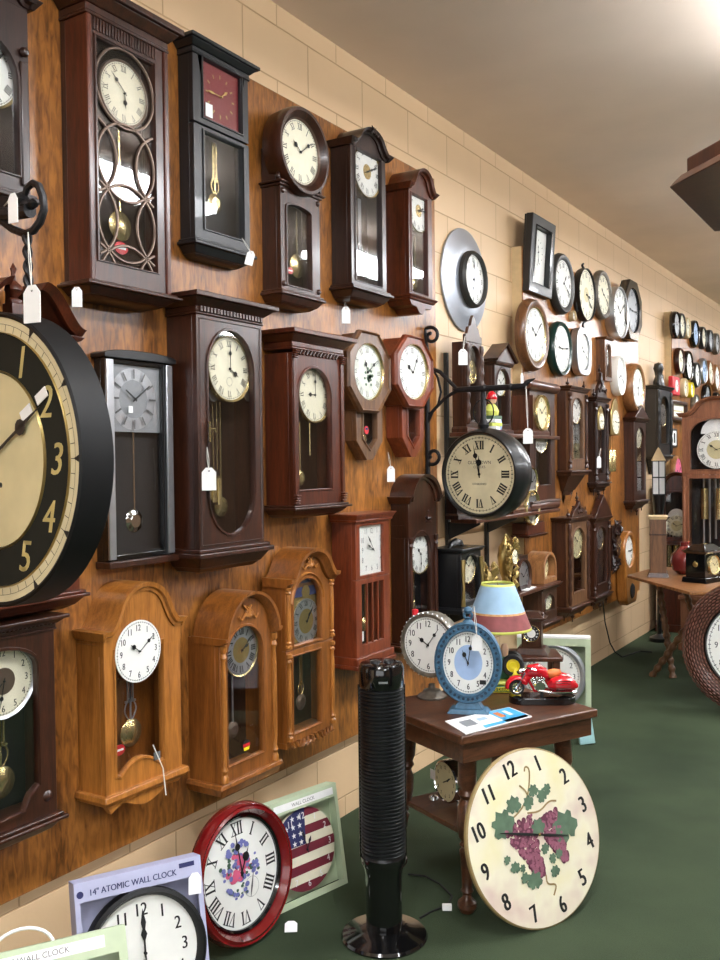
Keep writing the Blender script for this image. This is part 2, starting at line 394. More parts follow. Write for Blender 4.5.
def dial(root, cx, cz, R, y, face='white', num='roman', col='ink', time=(10, 9), sx=1.0, nr=.78, nh=.19, track=True, hcol='ink',
         style='lance', bez=None, centre=None, wt=.17, disc=True, hub='brass', sub=None, simple=False, numw=.82, bold=.022, ang=None):
    """A clock dial facing local -y at height cz. bez = (material, width, depth)."""
    sz = 1.0
    d = None
    if disc:
        d = MB().lathe([(0, y - .003), (R, y - .003), (R, y), (0, y)], (cx, 0, cz), 'y', 48, sx, sz).build('dial', face, root, smooth=30)
    par = d or root
    yi = y - .0036
    if num:
        mb = MB()
        for i in range(12):
            a = PI / 2 - 2 * PI * i / 12; px, pz = cx + nr * R * math.cos(a) * sx, cz + nr * R * math.sin(a)
            if num == 'roman': mb.flat(rotp(roman_polys(RN[i], nh * R, wt), a - PI / 2, px, pz, 1 if sx > .95 else sx), yi)
            elif num == 'arabic': put_text(mb, str(i or 12), px, pz, nh * R, yi, numw * (1 if sx > .9 else sx), bold=bold)
            elif num == 'bars': mb.flat(rotp([[(-.03 * R, -nh * R / 2), (.03 * R, -nh * R / 2), (.03 * R, nh * R / 2), (-.03 * R, nh * R / 2)]], a - PI / 2, px, pz, sx), yi)
            elif num == 'cart': mb.flat(rotp([[(-.12 * R, -nh * R / 2), (.12 * R, -nh * R / 2), (.15 * R, nh * R / 2), (-.15 * R, nh * R / 2)]], a - PI / 2, px, pz, sx), yi)
        mb.build('numerals', col, par, smooth=0)
    if track and not simple:
        mb = MB(); mb.flat(ring_polys(.925 * R, .935 * R, 48, sx), yi, cx, cz)
        for i in range(60):
            a = 2 * PI * i / 60; wv = (.012 if i % 5 else .022) * R
            mb.flat(rotp([[(-wv / 2, .90 * R), (wv / 2, .90 * R), (wv / 2, .955 * R), (-wv / 2, .955 * R)]], a, cx, cz, sx), yi)
        mb.build('minute_track', col if num != 'cart' else 'ink', par, smooth=0)
    if centre:   # (material, radius fraction)
        MB().flat([ellipse(0, 0, centre[1] * R * sx, centre[1] * R, 36)], y - .0033, cx, cz).build('dial_centre', centre[0], par, smooth=0)
    if sub:
        mb = MB(); mb.flat(ring_polys(.13 * R, .14 * R, 20, sx), yi, cx, cz - .4 * R)
        mb.build('seconds_ring', col, par, smooth=0)
    if time:
        h, mi = time
        for nm, L, a, wd, yy in (('hour_hand', .48 * R, -2 * PI * ((h % 12) + mi / 60) / 12, .075 * R, y - .007), ('minute_hand', .78 * R, -2 * PI * mi / 60, .06 * R, y - .009)):
            mb = MB()
            for p in rotp(hand_polys(L, wd, style), a, cx, cz, sx): mb.prism(p, [], yy - .0008, yy)
            if nm == 'minute_hand': mb.lathe([(0, yy - .003), (.03 * R, yy - .002), (.03 * R, yy + .005), (0, yy + .005)], (cx, 0, cz), 'y', 12)
            mb.build(nm, hcol, root, smooth=0)
    if bez:
        bm_, bw, bd = bez
        MB().lathe([(R * .97, y), (R * .97, y - bd * .5), (R + bw * .25, y - bd * .85), (R + bw * .6, y - bd), (R + bw, y - bd * .55), (R + bw, y + .006), (R * .97, y + .006), (R * .97, y)], (cx, 0, cz), 'y', 56, sx).build('bezel', bm_, root)
    return d

def pendulum(root, x, ztop, zb, r, y, mat='brass', rod='brass', lyre=False, sticker=None):
    rd = MB(); rd.box(x - .003, x + .003, y - .002, y + .002, zb, ztop)
    if lyre:
        for s in (-1, 1):
            rd.tube([(x + s * (.004 + r * .45 * math.sin(PI * t)), y, zb + r * .9 + t * r * 1.6) for t in [i / 10 for i in range(11)]], .0022, 6)
        rd.box(x - r * .5, x + r * .5, y - .002, y + .002, zb + r * 2.2, zb + r * 2.35)
        for q in (-1, 0, 1): rd.box(x + q * r * .25 - .002, x + q * r * .25 + .002, y - .002, y + .002, zb + r * 2.2, ztop)
    p = rd.build('pendulum_rod', rod, root)
    MB().lathe([(0, -.008), (r * .55, -.0075), (r * .6, -.006), (r * .9, -.004), (r, -.001), (r, .001), (r * .9, .004), (0, .006)], (x, y, zb), 'y', 28).build('pendulum_bob', mat, p)
    if sticker:
        sx, sz, sr = sticker
        s_ = MB().lathe([(0, -.0025), (sr, -.0025), (sr, 0), (0, 0)], (sx, y - .012, sz), 'y', 20, 1, .72)
        o = s_.build('round_sticker', 'red', root)
        MB().flat([[(-sr * .7, -sr * .14), (sr * .7, -sr * .14), (sr * .7, sr * .14), (-sr * .7, sr * .14)]], y - .0148, sx, sz).build('sticker_print', 'paper', o, smooth=0)

# ------------------------------------------------------------------ wall clock frame: local x along the wall, y into it, z up
class Wall:
    """Measured from the photograph: xb = px where the side meets the board, xl/xr = front edges, yt/yb = top and bottom of the front."""
    def __init__(s, name, label, cat, xb, xl, xr, yt, yb, T, D=None, group=None):
        ym = (yt + yb) / 2
        if D is None:
            P = onX(xb, ym, T); best = None
            for i in range(15, 400):
                d = T + i * .001; e = abs(proj((d, P[1], P[2]))[0] - xl)
                if best is None or e < best[0]: best = (e, d)
            D = min(max(best[1] - T, .03), .22)
        s.T, s.D = T, D
        y0 = onX(xl, ym, T + D)[1]; y1 = onX(xr, ym, T + D)[1]; xm = (xl + xr) / 2
        zt = onX(xm, yt, T + D)[2]; zb = onX(xm, yb, T + D)[2]
        s.w = y1 - y0; s.h = zt - zb; s.yc = (y0 + y1) / 2; s.zb = zb; s.xm = xm
        s.root = thing(name, label, cat, (T, s.yc, zb), PI / 2, group)
    def p(s, px, py, inset=0):
        P = onX(px, py, s.T + s.D - inset); return P[1] - s.yc, P[2] - s.zb
    def z(s, py, px=None, inset=0): return s.p(px or s.xm, py, inset)[1]
    def r(s, px, py, rp, inset=0): return (s.p(px, py - rp, inset)[1] - s.p(px, py + rp, inset)[1]) / 2
    def box(s, x0, x1, y0, y1, inset=0):
        a = s.p(x0, (y0 + y1) / 2, inset)[0]; b = s.p(x1, (y0 + y1) / 2, inset)[0]; m_ = (x0 + x1) / 2
        return a, b, s.p(m_, y1, inset)[1], s.p(m_, y0, inset)[1]

def body(W, mat, z0, z1, w=None, D=None, back='inback', t=.014, fr=.02, outline=None, name='case'):
    w = w or W.w; D = D or W.D; r = W.root
    out = outline or rect(-w / 2, w / 2, z0, z1)
    inn = offset_poly(out, -t)
    MB().prism(out, [inn], -D + fr, -.001).build(name, mat, r, bevel=.0012)
    MB().prism(offset_poly(out, -t - .0005), [], -.012, -.002).build('back_board', back, r, smooth=0)
def door(W, mat, outer, hole, name='door_frame', th=.02, lip=True, liner=None, D=None):
    D = D or W.D; r = W.root
    o = MB().prism(outer, [hole], -D, -D + th).build(name, mat, r, bevel=.0015)
    if lip:   # raised bead round the glass
        hp = offset_poly(hole, .004)
        MB().sweep(hp, [(-.005, -D - .001), (-.003, -D - .005), (.003, -D - .005), (.005, -D + .001)], closed=True).build('glass_bead', liner or mat, o)
    MB().prism(offset_poly(hole, .001), [], -D + .008, -D + .010).build('glass_pane', 'glass', r, smooth=0)
    return o
def steps(W, mat, lst, name, w=None, D=None, bevel=.003):
    """stacked mouldings: (z0, z1, overhang at z0, overhang at z1)"""
    w = w or W.w; D = D or W.D; mb = MB()
    for z0, z1, a, b in lst: mb.frus((-w / 2 - a, w / 2 + a, -D - a, 0), (-w / 2 - b, w / 2 + b, -D - b, 0), z0, z1)
    return mb.build(name, mat, W.root, bevel=bevel)
def cornice(W, mat, z0, z1, ov, dent=None, w=None, D=None):
    h = z1 - z0
    o = steps(W, mat, [(z0, z0 + h * .12, .006, .006), (z0 + h * .12, z0 + h * .4, .004, .004), (z0 + h * .4, z0 + h * .75, .006, ov * .75), (z0 + h * .75, z1, ov, ov)], 'cornice', w, D)
    if dent:
        w_ = (w or W.w) - .01; n = dent; mb = MB()
        for i in range(n):
            x = -w_ / 2 + w_ * (i + .5) / n; mb.box(x - w_ / n * .3, x + w_ / n * .3, -(D or W.D) - .012, -(D or W.D), z0 + h * .14, z0 + h * .38)
        mb.build('dentil_moulding', mat, o)
    return o
def basem(W, mat, z0, z1, ov=.018, w=None, D=None):
    h = z1 - z0
    return steps(W, mat, [(z1 - h * .16, z1, ov * .6, ov * .6), (z1 - h * .36, z1 - h * .16, ov, ov), (z0 + h * .2, z1 - h * .36, -.01, ov * .5), (z0, z0 + h * .2, -.03, -.012)], 'base_moulding', w, D)
def crown_path(w, zs, rise, ov, kind, n=48):
    P = []
    for i in range(n + 1):
        u = -1 + 2 * i / n; a = abs(u)
        if kind == 's': k = 0 if a > .82 else (.529 * (1 - (a - .5) / .32) ** 1.6 if a > .5 else .35 + .65 * math.sqrt(1 - (a / .52) ** 2))
        elif kind == 'arch': k = 0 if a > .80 else math.sqrt(1 - (a / .80) ** 2)
        elif kind == 'seg': k = math.sqrt(max(0, 1 - (a * .8) ** 2)); k = (k - .6) / .4
        elif kind == 'tri': k = 1 - a
        P.append((u * (w / 2 + ov), zs + rise * k))
    return P
def crown(W, mat, zs, rise, z0, ov=.022, kind='s', th=.022, w=None, D=None, hole=None):
    """shaped top: tympanum from z0 up plus a moulding following its edge and returning along the sides"""
    w = w or W.w; D = D or W.D; P = crown_path(w, zs - th, rise, 0, kind)
    t_ = MB().prism([(-w / 2 - .0012, z0)] + [(w / 2 + .0012, z0)] + [(x * 1.006, z) for x, z in P[::-1]], [hole] if hole else [], -D - .001, -D + .02).build('pediment', mat, W.root, bevel=.001)
    MB().prism([(-w / 2 + .002, z0), (w / 2 - .002, z0)] + [(x * .985, z) for x, z in P[::-1]], [], -D + .021 , -.002).build('hood_block', mat, W.root) if not hole else None
    Q = crown_path(w, zs - th, rise, ov * .3, kind)
    MB().sweep(Q, [(0, -.001), (0, -D - .006), (th * .35, -D - ov * .35), (th * .5, -D - ov * .8), (th, -D - ov), (th, -.001)][::-1]).build('crown_moulding', mat, t_)
    mb = MB()
    for s in (-1, 1): MB().frus(tuple(sorted((s * w / 2, s * (w / 2 + ov * .4)))) + (-D - ov * .4, 0), tuple(sorted((s * w / 2, s * (w / 2 + ov)))) + (-D - ov, 0), zs - th * 1.1, zs).build('side_moulding', mat, t_, bevel=.002)
    return t_
def column(W, mat, x, z0, z1, r=.009, D=None, kind='turned', name='column'):
    D = D or W.D; h = z1 - z0
    if kind == 'turned':
        pr = [(0, 0), (r * 1.3, 0), (r * 1.3, h * .04), (r * .8, h * .06), (r * 1.25, h * .09), (r * .7, h * .12), (r * .9, h * .2), (r, h * .5), (r * .9, h * .8), (r * .7, h * .88), (r * 1.25, h * .91), (r * .8, h * .94), (r * 1.3, h * .96), (r * 1.3, h), (0, h)]
    else:
        pr = [(0, 0)] + [(r * (.75 + .45 * abs(math.sin(i * .9))), h * i / 24) for i in range(25)] + [(0, h)]
    MB().lathe(pr, (x, -D - r * .3, z0), 'z', 14).build(name, mat, W.root)
def finial(W, mat, x, z, h, y, r=None, name='finial', down=False):
    r = r or h * .22; s = -1 if down else 1
    MB().lathe([(0, 0), (r * .9, 0), (r * .9, s * h * .08), (r * .4, s * h * .14), (r, s * h * .32), (r * .9, s * h * .42), (r * .3, s * h * .55), (r * .25, s * h * .75), (r * .35, s * h * .85), (0, s * h)], (x, y, z), 'z', 16).build(name, mat, W.root)
def carving(W, mat, cx, cz, s, y, name='carved_ornament', seed=1):
    q = random.Random(seed); mb = MB()
    for k in range(7):
        a = PI * (k + .5) / 7; L = s * (.7 + .3 * math.sin(a))
        pts = [(cx + L * t * math.cos(a + .7 * t * (1 if k < 3.5 else -1)), y - .003, cz + L * t * math.sin(a) * .8) for t in [i / 7 for i in range(8)]]
        mb.tube(pts, [s * .13 * (1.1 - t * .6) for t in [i / 7 for i in range(8)]], 6)
    for k in (-1, 1):
        pts = [(cx + k * s * (.1 + .9 * t) , y - .002, cz + s * .18 * math.sin(t * 2.2 * PI)) for t in [i / 10 for i in range(11)]]
        mb.tube(pts, [s * .12 * (1.1 - t * .7) for t in [i / 10 for i in range(11)]], 6)
    mb.lathe([(0, -.012), (s * .16, -.008), (s * .2, 0)], (cx, y, cz + s * .05), 'y', 12)
    return mb.build(name, mat, W.root)
# ------------------------------------------------------------------ the room
def block_wall_mat():
    m, nt, b, N, L = base('painted block wall')
    b.inputs['Roughness'].default_value = .45
    tc = N.new('ShaderNodeTexCoord'); sp = N.new('ShaderNodeSeparateXYZ'); cb = N.new('ShaderNodeCombineXYZ')
    ad = N.new('ShaderNodeMath'); ad.operation = 'ADD'; ad.inputs[1].default_value = -.0825
    L.new(tc.outputs['Object'], sp.inputs[0]); L.new(sp.outputs['Y'], cb.inputs[0]); L.new(sp.outputs['Z'], ad.inputs[0]); L.new(ad.outputs[0], cb.inputs[1])
    br = N.new('ShaderNodeTexBrick'); br.inputs['Scale'].default_value = 1; br.inputs['Brick Width'].default_value = .411
    br.inputs['Row Height'].default_value = .2055; br.inputs['Mortar Size'].default_value = .0042; br.inputs['Mortar Smooth'].default_value = .6
    br.inputs['Color1'].default_value = lin((220, 188, 148)); br.inputs['Color2'].default_value = lin((217, 185, 145)); br.inputs['Mortar'].default_value = lin((184, 150, 110))
    L.new(cb.outputs[0], br.inputs['Vector'])
    no = N.new('ShaderNodeTexNoise'); no.inputs['Scale'].default_value = 5; no.inputs['Detail'].default_value = 5; L.new(tc.outputs['Object'], no.inputs['Vector'])
    mx = N.new('ShaderNodeMix'); mx.data_type = 'RGBA'; mx.blend_type = 'MULTIPLY'; mx.inputs[0].default_value = .22
    L.new(br.outputs['Color'], mx.inputs[6]); L.new(no.outputs['Color'], mx.inputs[7])
    r = N.new('ShaderNodeValToRGB'); r.color_ramp.elements[0].color = (.75, .75, .75, 1); r.color_ramp.elements[1].color = (1.1, 1.1, 1.1, 1)
    L.new(no.outputs['Fac'], r.inputs[0]); L.new(r.outputs[0], mx.inputs[7]); L.new(mx.outputs[2], b.inputs['Base Color'])
    bp = N.new('ShaderNodeBump'); bp.inputs['Strength'].default_value = .5; bp.inputs['Distance'].default_value = .004; bp.invert = True
    L.new(br.outputs['Fac'], bp.inputs['Height'])
    n2 = N.new('ShaderNodeTexNoise'); n2.inputs['Scale'].default_value = 60; L.new(tc.outputs['Object'], n2.inputs['Vector'])
    b2 = N.new('ShaderNodeBump'); b2.inputs['Strength'].default_value = .15; b2.inputs['Distance'].default_value = .002
    L.new(n2.outputs['Fac'], b2.inputs['Height']); L.new(bp.outputs[0], b2.inputs['Normal']); L.new(b2.outputs[0], b.inputs['Normal'])
    return m
def carpet_mat():
    m, nt, b, N, L = base('green carpet'); b.inputs['Roughness'].default_value = .95; b.inputs['Specular IOR Level'].default_value = .15
    b.inputs['Sheen Weight'].default_value = 0
    tc = N.new('ShaderNodeTexCoord'); a = N.new('ShaderNodeTexNoise'); a.inputs['Scale'].default_value = 1.6; a.inputs['Detail'].default_value = 4
    c = N.new('ShaderNodeTexNoise'); c.inputs['Scale'].default_value = 260; c.inputs['Detail'].default_value = 2
    L.new(tc.outputs['Object'], a.inputs[0]); L.new(tc.outputs['Object'], c.inputs[0])
    mx = N.new('ShaderNodeMix'); mx.data_type = 'FLOAT'; mx.inputs[0].default_value = .4; L.new(a.outputs['Fac'], mx.inputs[2]); L.new(c.outputs['Fac'], mx.inputs[3])
    r = N.new('ShaderNodeValToRGB'); r.color_ramp.elements[0].position = .3; r.color_ramp.elements[1].position = .7
    r.color_ramp.elements[0].color = lin((38, 48, 34)); r.color_ramp.elements[1].color = lin((68, 80, 58))
    L.new(mx.outputs[0], r.inputs[0]); L.new(r.outputs[0], b.inputs['Base Color'])
    bp = N.new('ShaderNodeBump'); bp.inputs['Strength'].default_value = .5; bp.inputs['Distance'].default_value = .004
    L.new(c.outputs['Fac'], bp.inputs['Height']); L.new(bp.outputs[0], b.inputs['Normal']); return m
def oak_board_mat():
    m, nt, b, N, L = base('oak veneer board'); b.inputs['Roughness'].default_value = .33; b.inputs['Coat Weight'].default_value = .25; b.inputs['Coat Roughness'].default_value = .2
    tc = N.new('ShaderNodeTexCoord'); mp = N.new('ShaderNodeMapping'); mp.inputs['Scale'].default_value = (6, 6, .7); L.new(tc.outputs['Object'], mp.inputs[0])
    mp2 = N.new('ShaderNodeMapping'); mp2.inputs['Scale'].default_value = (30, 30, 7); L.new(tc.outputs['Object'], mp2.inputs[0])
    n2 = N.new('ShaderNodeTexNoise'); n2.inputs['Scale'].default_value = 2.2; n2.inputs['Detail'].default_value = 5; n2.inputs['Distortion'].default_value = .8; L.new(mp2.outputs[0], n2.inputs['Vector'])
    n3 = N.new('ShaderNodeTexNoise'); n3.inputs['Scale'].default_value = 1.4; n3.inputs['Detail'].default_value = 2; L.new(mp.outputs[0], n3.inputs['Vector'])
    a = N.new('ShaderNodeMix'); a.data_type = 'FLOAT'; a.inputs[0].default_value = .8; L.new(n3.outputs['Fac'], a.inputs[2]); L.new(n2.outputs['Fac'], a.inputs[3])
    c = N.new('ShaderNodeMix'); c.data_type = 'FLOAT'; c.inputs[0].default_value = .3; L.new(a.outputs[0], c.inputs[2]); L.new(n3.outputs['Fac'], c.inputs[3])
    r = N.new('ShaderNodeValToRGB'); r.color_ramp.elements[0].position = .36; r.color_ramp.elements[1].position = .63
    r.color_ramp.elements[0].color = lin((86, 48, 18)); r.color_ramp.elements[1].color = lin((168, 108, 48))
    L.new(c.outputs[0], r.inputs[0]); L.new(r.outputs[0], b.inputs['Base Color'])
    bp = N.new('ShaderNodeBump'); bp.inputs['Strength'].default_value = .15; bp.inputs['Distance'].default_value = .001
    L.new(n2.outputs['Fac'], bp.inputs['Height']); L.new(bp.outputs[0], b.inputs['Normal']); return m
M['block'] = block_wall_mat(); M['carpet'] = carpet_mat(); M['oakboard'] = oak_board_mat()
M['ceiling'] = plain('painted ceiling', (236, 218, 202), rough=.9, var=.04, scale=2.5)
M['wall_plain'] = plain('painted plaster', (104, 80, 58), rough=.8, var=.03, scale=2)
M['diffuser'] = emit('lit diffuser', (246, 250, 255), LIGHT_E)
M['fixture'] = plain('white enamel', (230, 230, 226), rough=.4)

RX0, RX1, RY0, RY1, RH = 0.0, 7.5, -4.2, 17.0, 3.247
def struct(name, mb, mat): return tag(mb.build(name, mat, smooth=0), kind='structure')
struct('floor', MB().box(RX0 - .1, RX1 + .1, RY0 - .1, RY1 + .1, -.1, 0), 'carpet')
struct('ceiling', MB().box(RX0 - .1, RX1 + .1, RY0 - .1, RY1 + .1, RH, RH + .1), 'ceiling')
struct('wall_left', MB().box(-.1, 0, RY0, RY1, 0, RH), 'block')
struct('wall_right', MB().box(RX1, RX1 + .1, RY0, RY1, 0, RH), 'wall_plain')
struct('wall_far', MB().box(RX0, RX1, RY1, RY1 + .1, 0, RH), 'wall_plain')
struct('wall_near', MB().box(RX0, RX1, RY0 - .1, RY0, 0, RH), 'wall_plain')

# fluorescent fixtures running down the room (above and to the right of the picture; first row seen only as reflections in the glass)
lt = thing('ceiling_light', 'long fluorescent ceiling fixture overhead, first row reflected in clock glass, second row added for fill', 'ceiling light', (1.95, 1.3, RH), 0, 'fluorescent fixtures in rows')
MB().box(-.13, .13, -.62, .62, -.17, -.12).build('housing', 'fixture', lt, bevel=.006)
for y in (-.45, .45): MB().box(-.006, .006, y - .006, y + .006, -.12, 0).build('drop_rod', 'fixture', lt)
MB().box(-.165, .165, -.6, .6, -.215, -.1705).build('diffuser', 'diffuser', lt)
for x, ys in ((1.95, (-1.2, 3.8, 6.3, 8.8, 11.3, 13.8)), (5.2, (-1.2, 1.3, 3.8, 6.3, 8.8, 11.3, 13.8))):  # the second row, farther right, is unseen and added as fill light
    for y in ys: c = copy_tree(lt); c.location = (x, y, RH)

# display boards on the wall
T1 = .03
struct('trim_1', MB().box(0, T1, .6, 4.115, .335, 2.89), 'oakboard')
T2 = .067
def board(name, y0, y1, z0, z1, t=T2):
    o = MB().box(t - .006, t, y0, y1, z0, z1).build(name, 'oakboard', smooth=0); tag(o, kind='structure')
    MB().box(0, t - .0065, y0 - .001, y0 + .02, z0, z1).box(0, t - .0065, y0, y1, z1 - .02, z1).box(0, t - .0065, y1 - .02, y1, z0, z1).box(0, t - .0065, y0, y1, z0, z0 + .02).build('board_edging', 'doorcream', o, smooth=0)
board('trim_2', 5.16, 7.62, .43, 2.755)
board('trim_3', 8.74, 12.6, .9, 2.84)

# ------------------------------------------------------------------ oak board, upper row
def wall_dial(W, px, py, rp, inset=.03, back=True, **k):
    x, z = W.p(px, py, inset); R = W.r(px, py, rp, inset)
    dial(W.root, x, z, R, -W.D + inset, **k); return x, z, R

G1 = None
# far left, cut by the frame
W = Wall('wall_clock', 'dark arch-topped wall clock cut off at the top left corner of the photo', 'wall clock', -60, -52, 29, -10, 196, T1, D=.11)
body(W, 'espresso', .03, W.h)
W_h = offset_poly(arch(-W.w / 2, W.w / 2, .04, W.z(20)), -.035)
door(W, 'espresso', rect(-W.w / 2, W.w / 2, .02, W.h), W_h)
crown(W, 'espresso', W.h + .02, .10, W.h - .005, ov=.03)
basem(W, 'espresso', -.03, .03, .02)
wall_dial(W, -16, 66, 40, face='white', time=(10, 8), bez=('brass', .006, .01))
MB().box(W.w / 2 - .03, W.w / 2 - .006, -W.D - .008, -W.D, .05, W.z(48)).build('pilaster', 'espresso', W.root, bevel=.003)
MB().lathe([(0, -.012), (.008, -.01), (.012, -.004), (.013, 0)], (W.w / 2 - .018, -W.D - .006, W.z(38)), 'y', 16).build('rosette', 'espresso', W.root)
pendulum(W.root, 0, W.z(100), W.z(160), .035, -W.D + .045)

# lattice front
W = Wall('wall_clock', 'tall dark mahogany wall clock with interlaced circle lattice over its glass', 'wall clock', 62, 88, 168, 12, 300, T1)
zb, zt = W.z(287), W.z(34)
body(W, 'mahog', zb, zt)
x0, x1, z0, z1 = W.box(97.5, 155, 50, 268)
door(W, 'mahog', rect(-W.w / 2 + .018, W.w / 2 - .018, zb, zt), rect(x0, x1, z0 + .008, z1 - .004))
for s in (-1, 1): MB().box(s * (W.w / 2 - .008) - .0095, s * (W.w / 2 - .008) + .0095, -W.D - .006, -.02, zb, zt).build('pilaster', 'mahog_red', W.root, bevel=.004)
cornice(W, 'mahog', zt, W.h + .012, .04)
mb = MB()
for i in range(22):
    x = x0 - .005 + (x1 - x0 + .01) * i / 21; mb.box(x - .0028, x + .0028, -W.D - .004, -W.D, z1 + .012, z1 + .048)
mb.build('fluted_frieze', 'mahog', W.root, bevel=.001)
basem(W, 'mahog', -.006, zb, .028)
x, z, R = wall_dial(W, 123, 94, 31, face='cream', time=(5, 52), style='spade', wt=.12, col='ink', bez=('bronze', .006, .006))
lat = MB(); yl = -W.D + .004; wq = (x1 - x0); xc = (x0 + x1) / 2; rr = wq / 2
def lring(cx, cz, r, clip=True):
    run = []
    for i in range(65):
        a = 2 * PI * i / 64; p = (cx + r * math.cos(a), yl, cz + r * math.sin(a))
        if x0 <= p[0] <= x1 and z0 <= p[2] <= z1: run.append(p)
        else:
            if len(run) > 2: lat.tube(run, .0044, 6)
            run = []
    if len(run) > 2: lat.tube(run, .0044, 6)
lring(xc, z1 - rr * 1.02, rr)
zz = z1 - rr * 2.0
for k in range(3):
    lring(x0 - rr * .32, zz - rr * (.9 + 1.55 * k), rr * .98); lring(x1 + rr * .32, zz - rr * (.9 + 1.55 * k), rr * .98); lring(xc, zz - rr * (.9 + 1.55 * k) - .0, rr * .98)
lat.build('lattice', 'bronze', W.root)
px_, pz_ = W.p(120, 226, .05)
pendulum(W.root, px_, z - R, pz_, .044, -W.D + .05, sticker=W.p(127, 247, .012) + (.026,))

# black
W = Wall('wall_clock', 'black rectangular wall clock with red square dial above a pendulum window', 'wall clock', 179, 194, 249, 53, 262, T1)
zb, zt = W.z(245), W.z(67)
body(W, 'blackpaint', zb, zt, back='darkback')
a = W.box(203, 241, 68, 125); b_ = W.box(204.5, 243, 140, 234); zm = W.z(133)
for (q, n0, n1) in ((a, zm + .003, zt), (b_, zb, zm - .003)): door(W, 'blackpaint', rect(-W.w / 2, W.w / 2, n0, n1), rect(*q), liner='black')
cornice(W, 'blackpaint', zt, W.h + .004, .032); basem(W, 'blackpaint', 0, zb, .018)
cx, cz = (a[0] + a[1]) / 2, (a[2] + a[3]) / 2
MB().box(a[0], a[1], -W.D + .014, -W.D + .017, a[2], a[3]).build('dial', 'redface', W.root)
dial(W.root, cx, cz, (a[1] - a[0]) * .47, -W.D + .014, num='bars', col='gold', nr=.72, nh=.14, track=False, time=(1, 45), hcol='gold', disc=False)
lx, lz = W.p(210, 110); MB().box(lx - .016, lx + .018, -W.D + .004, -W.D + .006, lz - .022, lz + .022).build('price_label', 'paper', W.root)
px_, pz_ = W.p(216, 203, .04); pendulum(W.root, px_, b_[3], pz_, .034, -W.D + .045, lyre=True)

# drop clock with round head
W = Wall('wall_clock', 'dark walnut drop clock, large round head above a narrow pendulum case', 'wall clock', 262, 281, 320, 190, 306, T1)
zt = W.z(192); zb = W.z(293)
hx, hz = W.p(301, 152, -.012); HR = W.r(301, 152, 43)
body(W, 'mahog', zb, zt)
MB().box(-W.w / 2, W.w / 2, -W.D + .02, 0, zt, hz).build('head_block', 'mahog', W.root, bevel=.003)
MB().lathe([(HR * .74, 0), (HR * .74, -.008), (HR * .82, -.02), (HR * .9, -.034), (HR * .97, -.034), (HR, -.022), (HR, 0), (HR * .96, .05), (0, .05)], (hx, -W.D, hz), 'y', 56).build('round_head', 'mahog', W.root)
dial(W.root, hx, hz, HR * .75, -W.D - .004, face='cream', time=(10, 9), wt=.14, style='spade', bez=('bronze', .004, .012))
q = W.box(287, 311, 207, 287)
door(W, 'mahog', rect(-W.w / 2, W.w / 2, zb, zt), arch(q[0], q[1], q[2], q[3], .02))
steps(W, 'mahog', [(zt - .004, zt + .006, .008, .008), (zt + .006, zt + .014, .018, .018)], 'shelf_moulding')
for sx_ in (-1, 1):
    for zz in (zt - .02, zb + .02):
        MB().lathe([(0, -.01), (.006, -.009), (.010, -.004), (.011, 0)], (sx_ * (W.w / 2 - .014), -W.D, zz), 'y', 14).build('rosette', 'mahog', W.root)
    MB().tube([(sx_ * (W.w / 2 - .004 + .012 * math.sin(t * 3)), -W.D + .004, zt + .014 + t * .03) for t in [i / 8 for i in range(9)]], .008, 8).build('scroll_bracket', 'mahog', W.root)
basem(W, 'mahog', -.006, zb, .016)
px_, pz_ = W.p(298, 266, .04); pendulum(W.root, px_, q[3], pz_, .046, -W.D + .045, sticker=W.p(294.5, 270, .012) + (.018,))

# curved-top espresso
W = Wall('wall_clock', 'dark espresso wall clock with curved cornice and brass-centred white dial, top row', 'wall clock', 331, 351, 386, 131, 303, T1)
zb = W.z(288); zs = W.z(152)
body(W, 'espresso', zb, zs)
q = W.box(355.5, 381, 147, 283)
door(W, 'espresso', rect(-W.w / 2, W.w / 2, zb, zs - .0), rect(q[0], q[1], q[2], zs - .012))
crown(W, 'espresso', W.z(148), .075, zs - .001, ov=.03)
basem(W, 'espresso', -.0, zb, .024)
carving(W, 'espresso', 0, W.h - .02, .035, -W.D - .03)
x, z, R = wall_dial(W, 366.5, 172, 25, inset=.016, face='white', centre=('brass', .3), time=(2, 11), bez=('brass', .005, .008), nr=.76)
px_, pz_ = W.p(361, 263, .05); pendulum(W.root, px_, z - R, pz_, .034, -W.D + .055, mat='silver', rod='silver', lyre=True)

# arch-top red mahogany
W = Wall('wall_clock', 'reddish mahogany wall clock with arched bonnet top, last of the oak board top row', 'wall clock', 386, 409, 432, 172, 303, T1)
zb = W.z(297); zs = W.z(196)
body(W, 'mahog_red', zb, zs)
q = W.box(411.5, 427, 190, 293)
door(W, 'mahog_red', rect(-W.w / 2, W.w / 2, zb, zs), rect(q[0] , q[1], q[2], zs - .008))
crown(W, 'mahog_red', W.z(189), .085, zs - .001, ov=.03)
steps(W, 'mahog_red', [(zb - .012, zb, .014, .02), (zb - .022, zb - .012, .006, .01)], 'base_moulding')
MB().prism([(-W.w * .5, zb - .022), (-W.w * .42, zb - .045), (-W.w * .2, zb - .05), (-W.w * .08, zb - .075), (W.w * .08, zb - .075), (W.w * .2, zb - .05), (W.w * .42, zb - .045), (W.w * .5, zb - .022)], [], -W.D, -.002).build('apron', 'mahog_red', W.root, bevel=.002)
x, z, R = wall_dial(W, 418, 211, 21, inset=.016, face='white', centre=('brass', .3), time=(2, 14), bez=('brass', .005, .008))
px_, pz_ = W.p(416, 284, .05); pendulum(W.root, px_, z - R, pz_, .03, -W.D + .055, lyre=True)

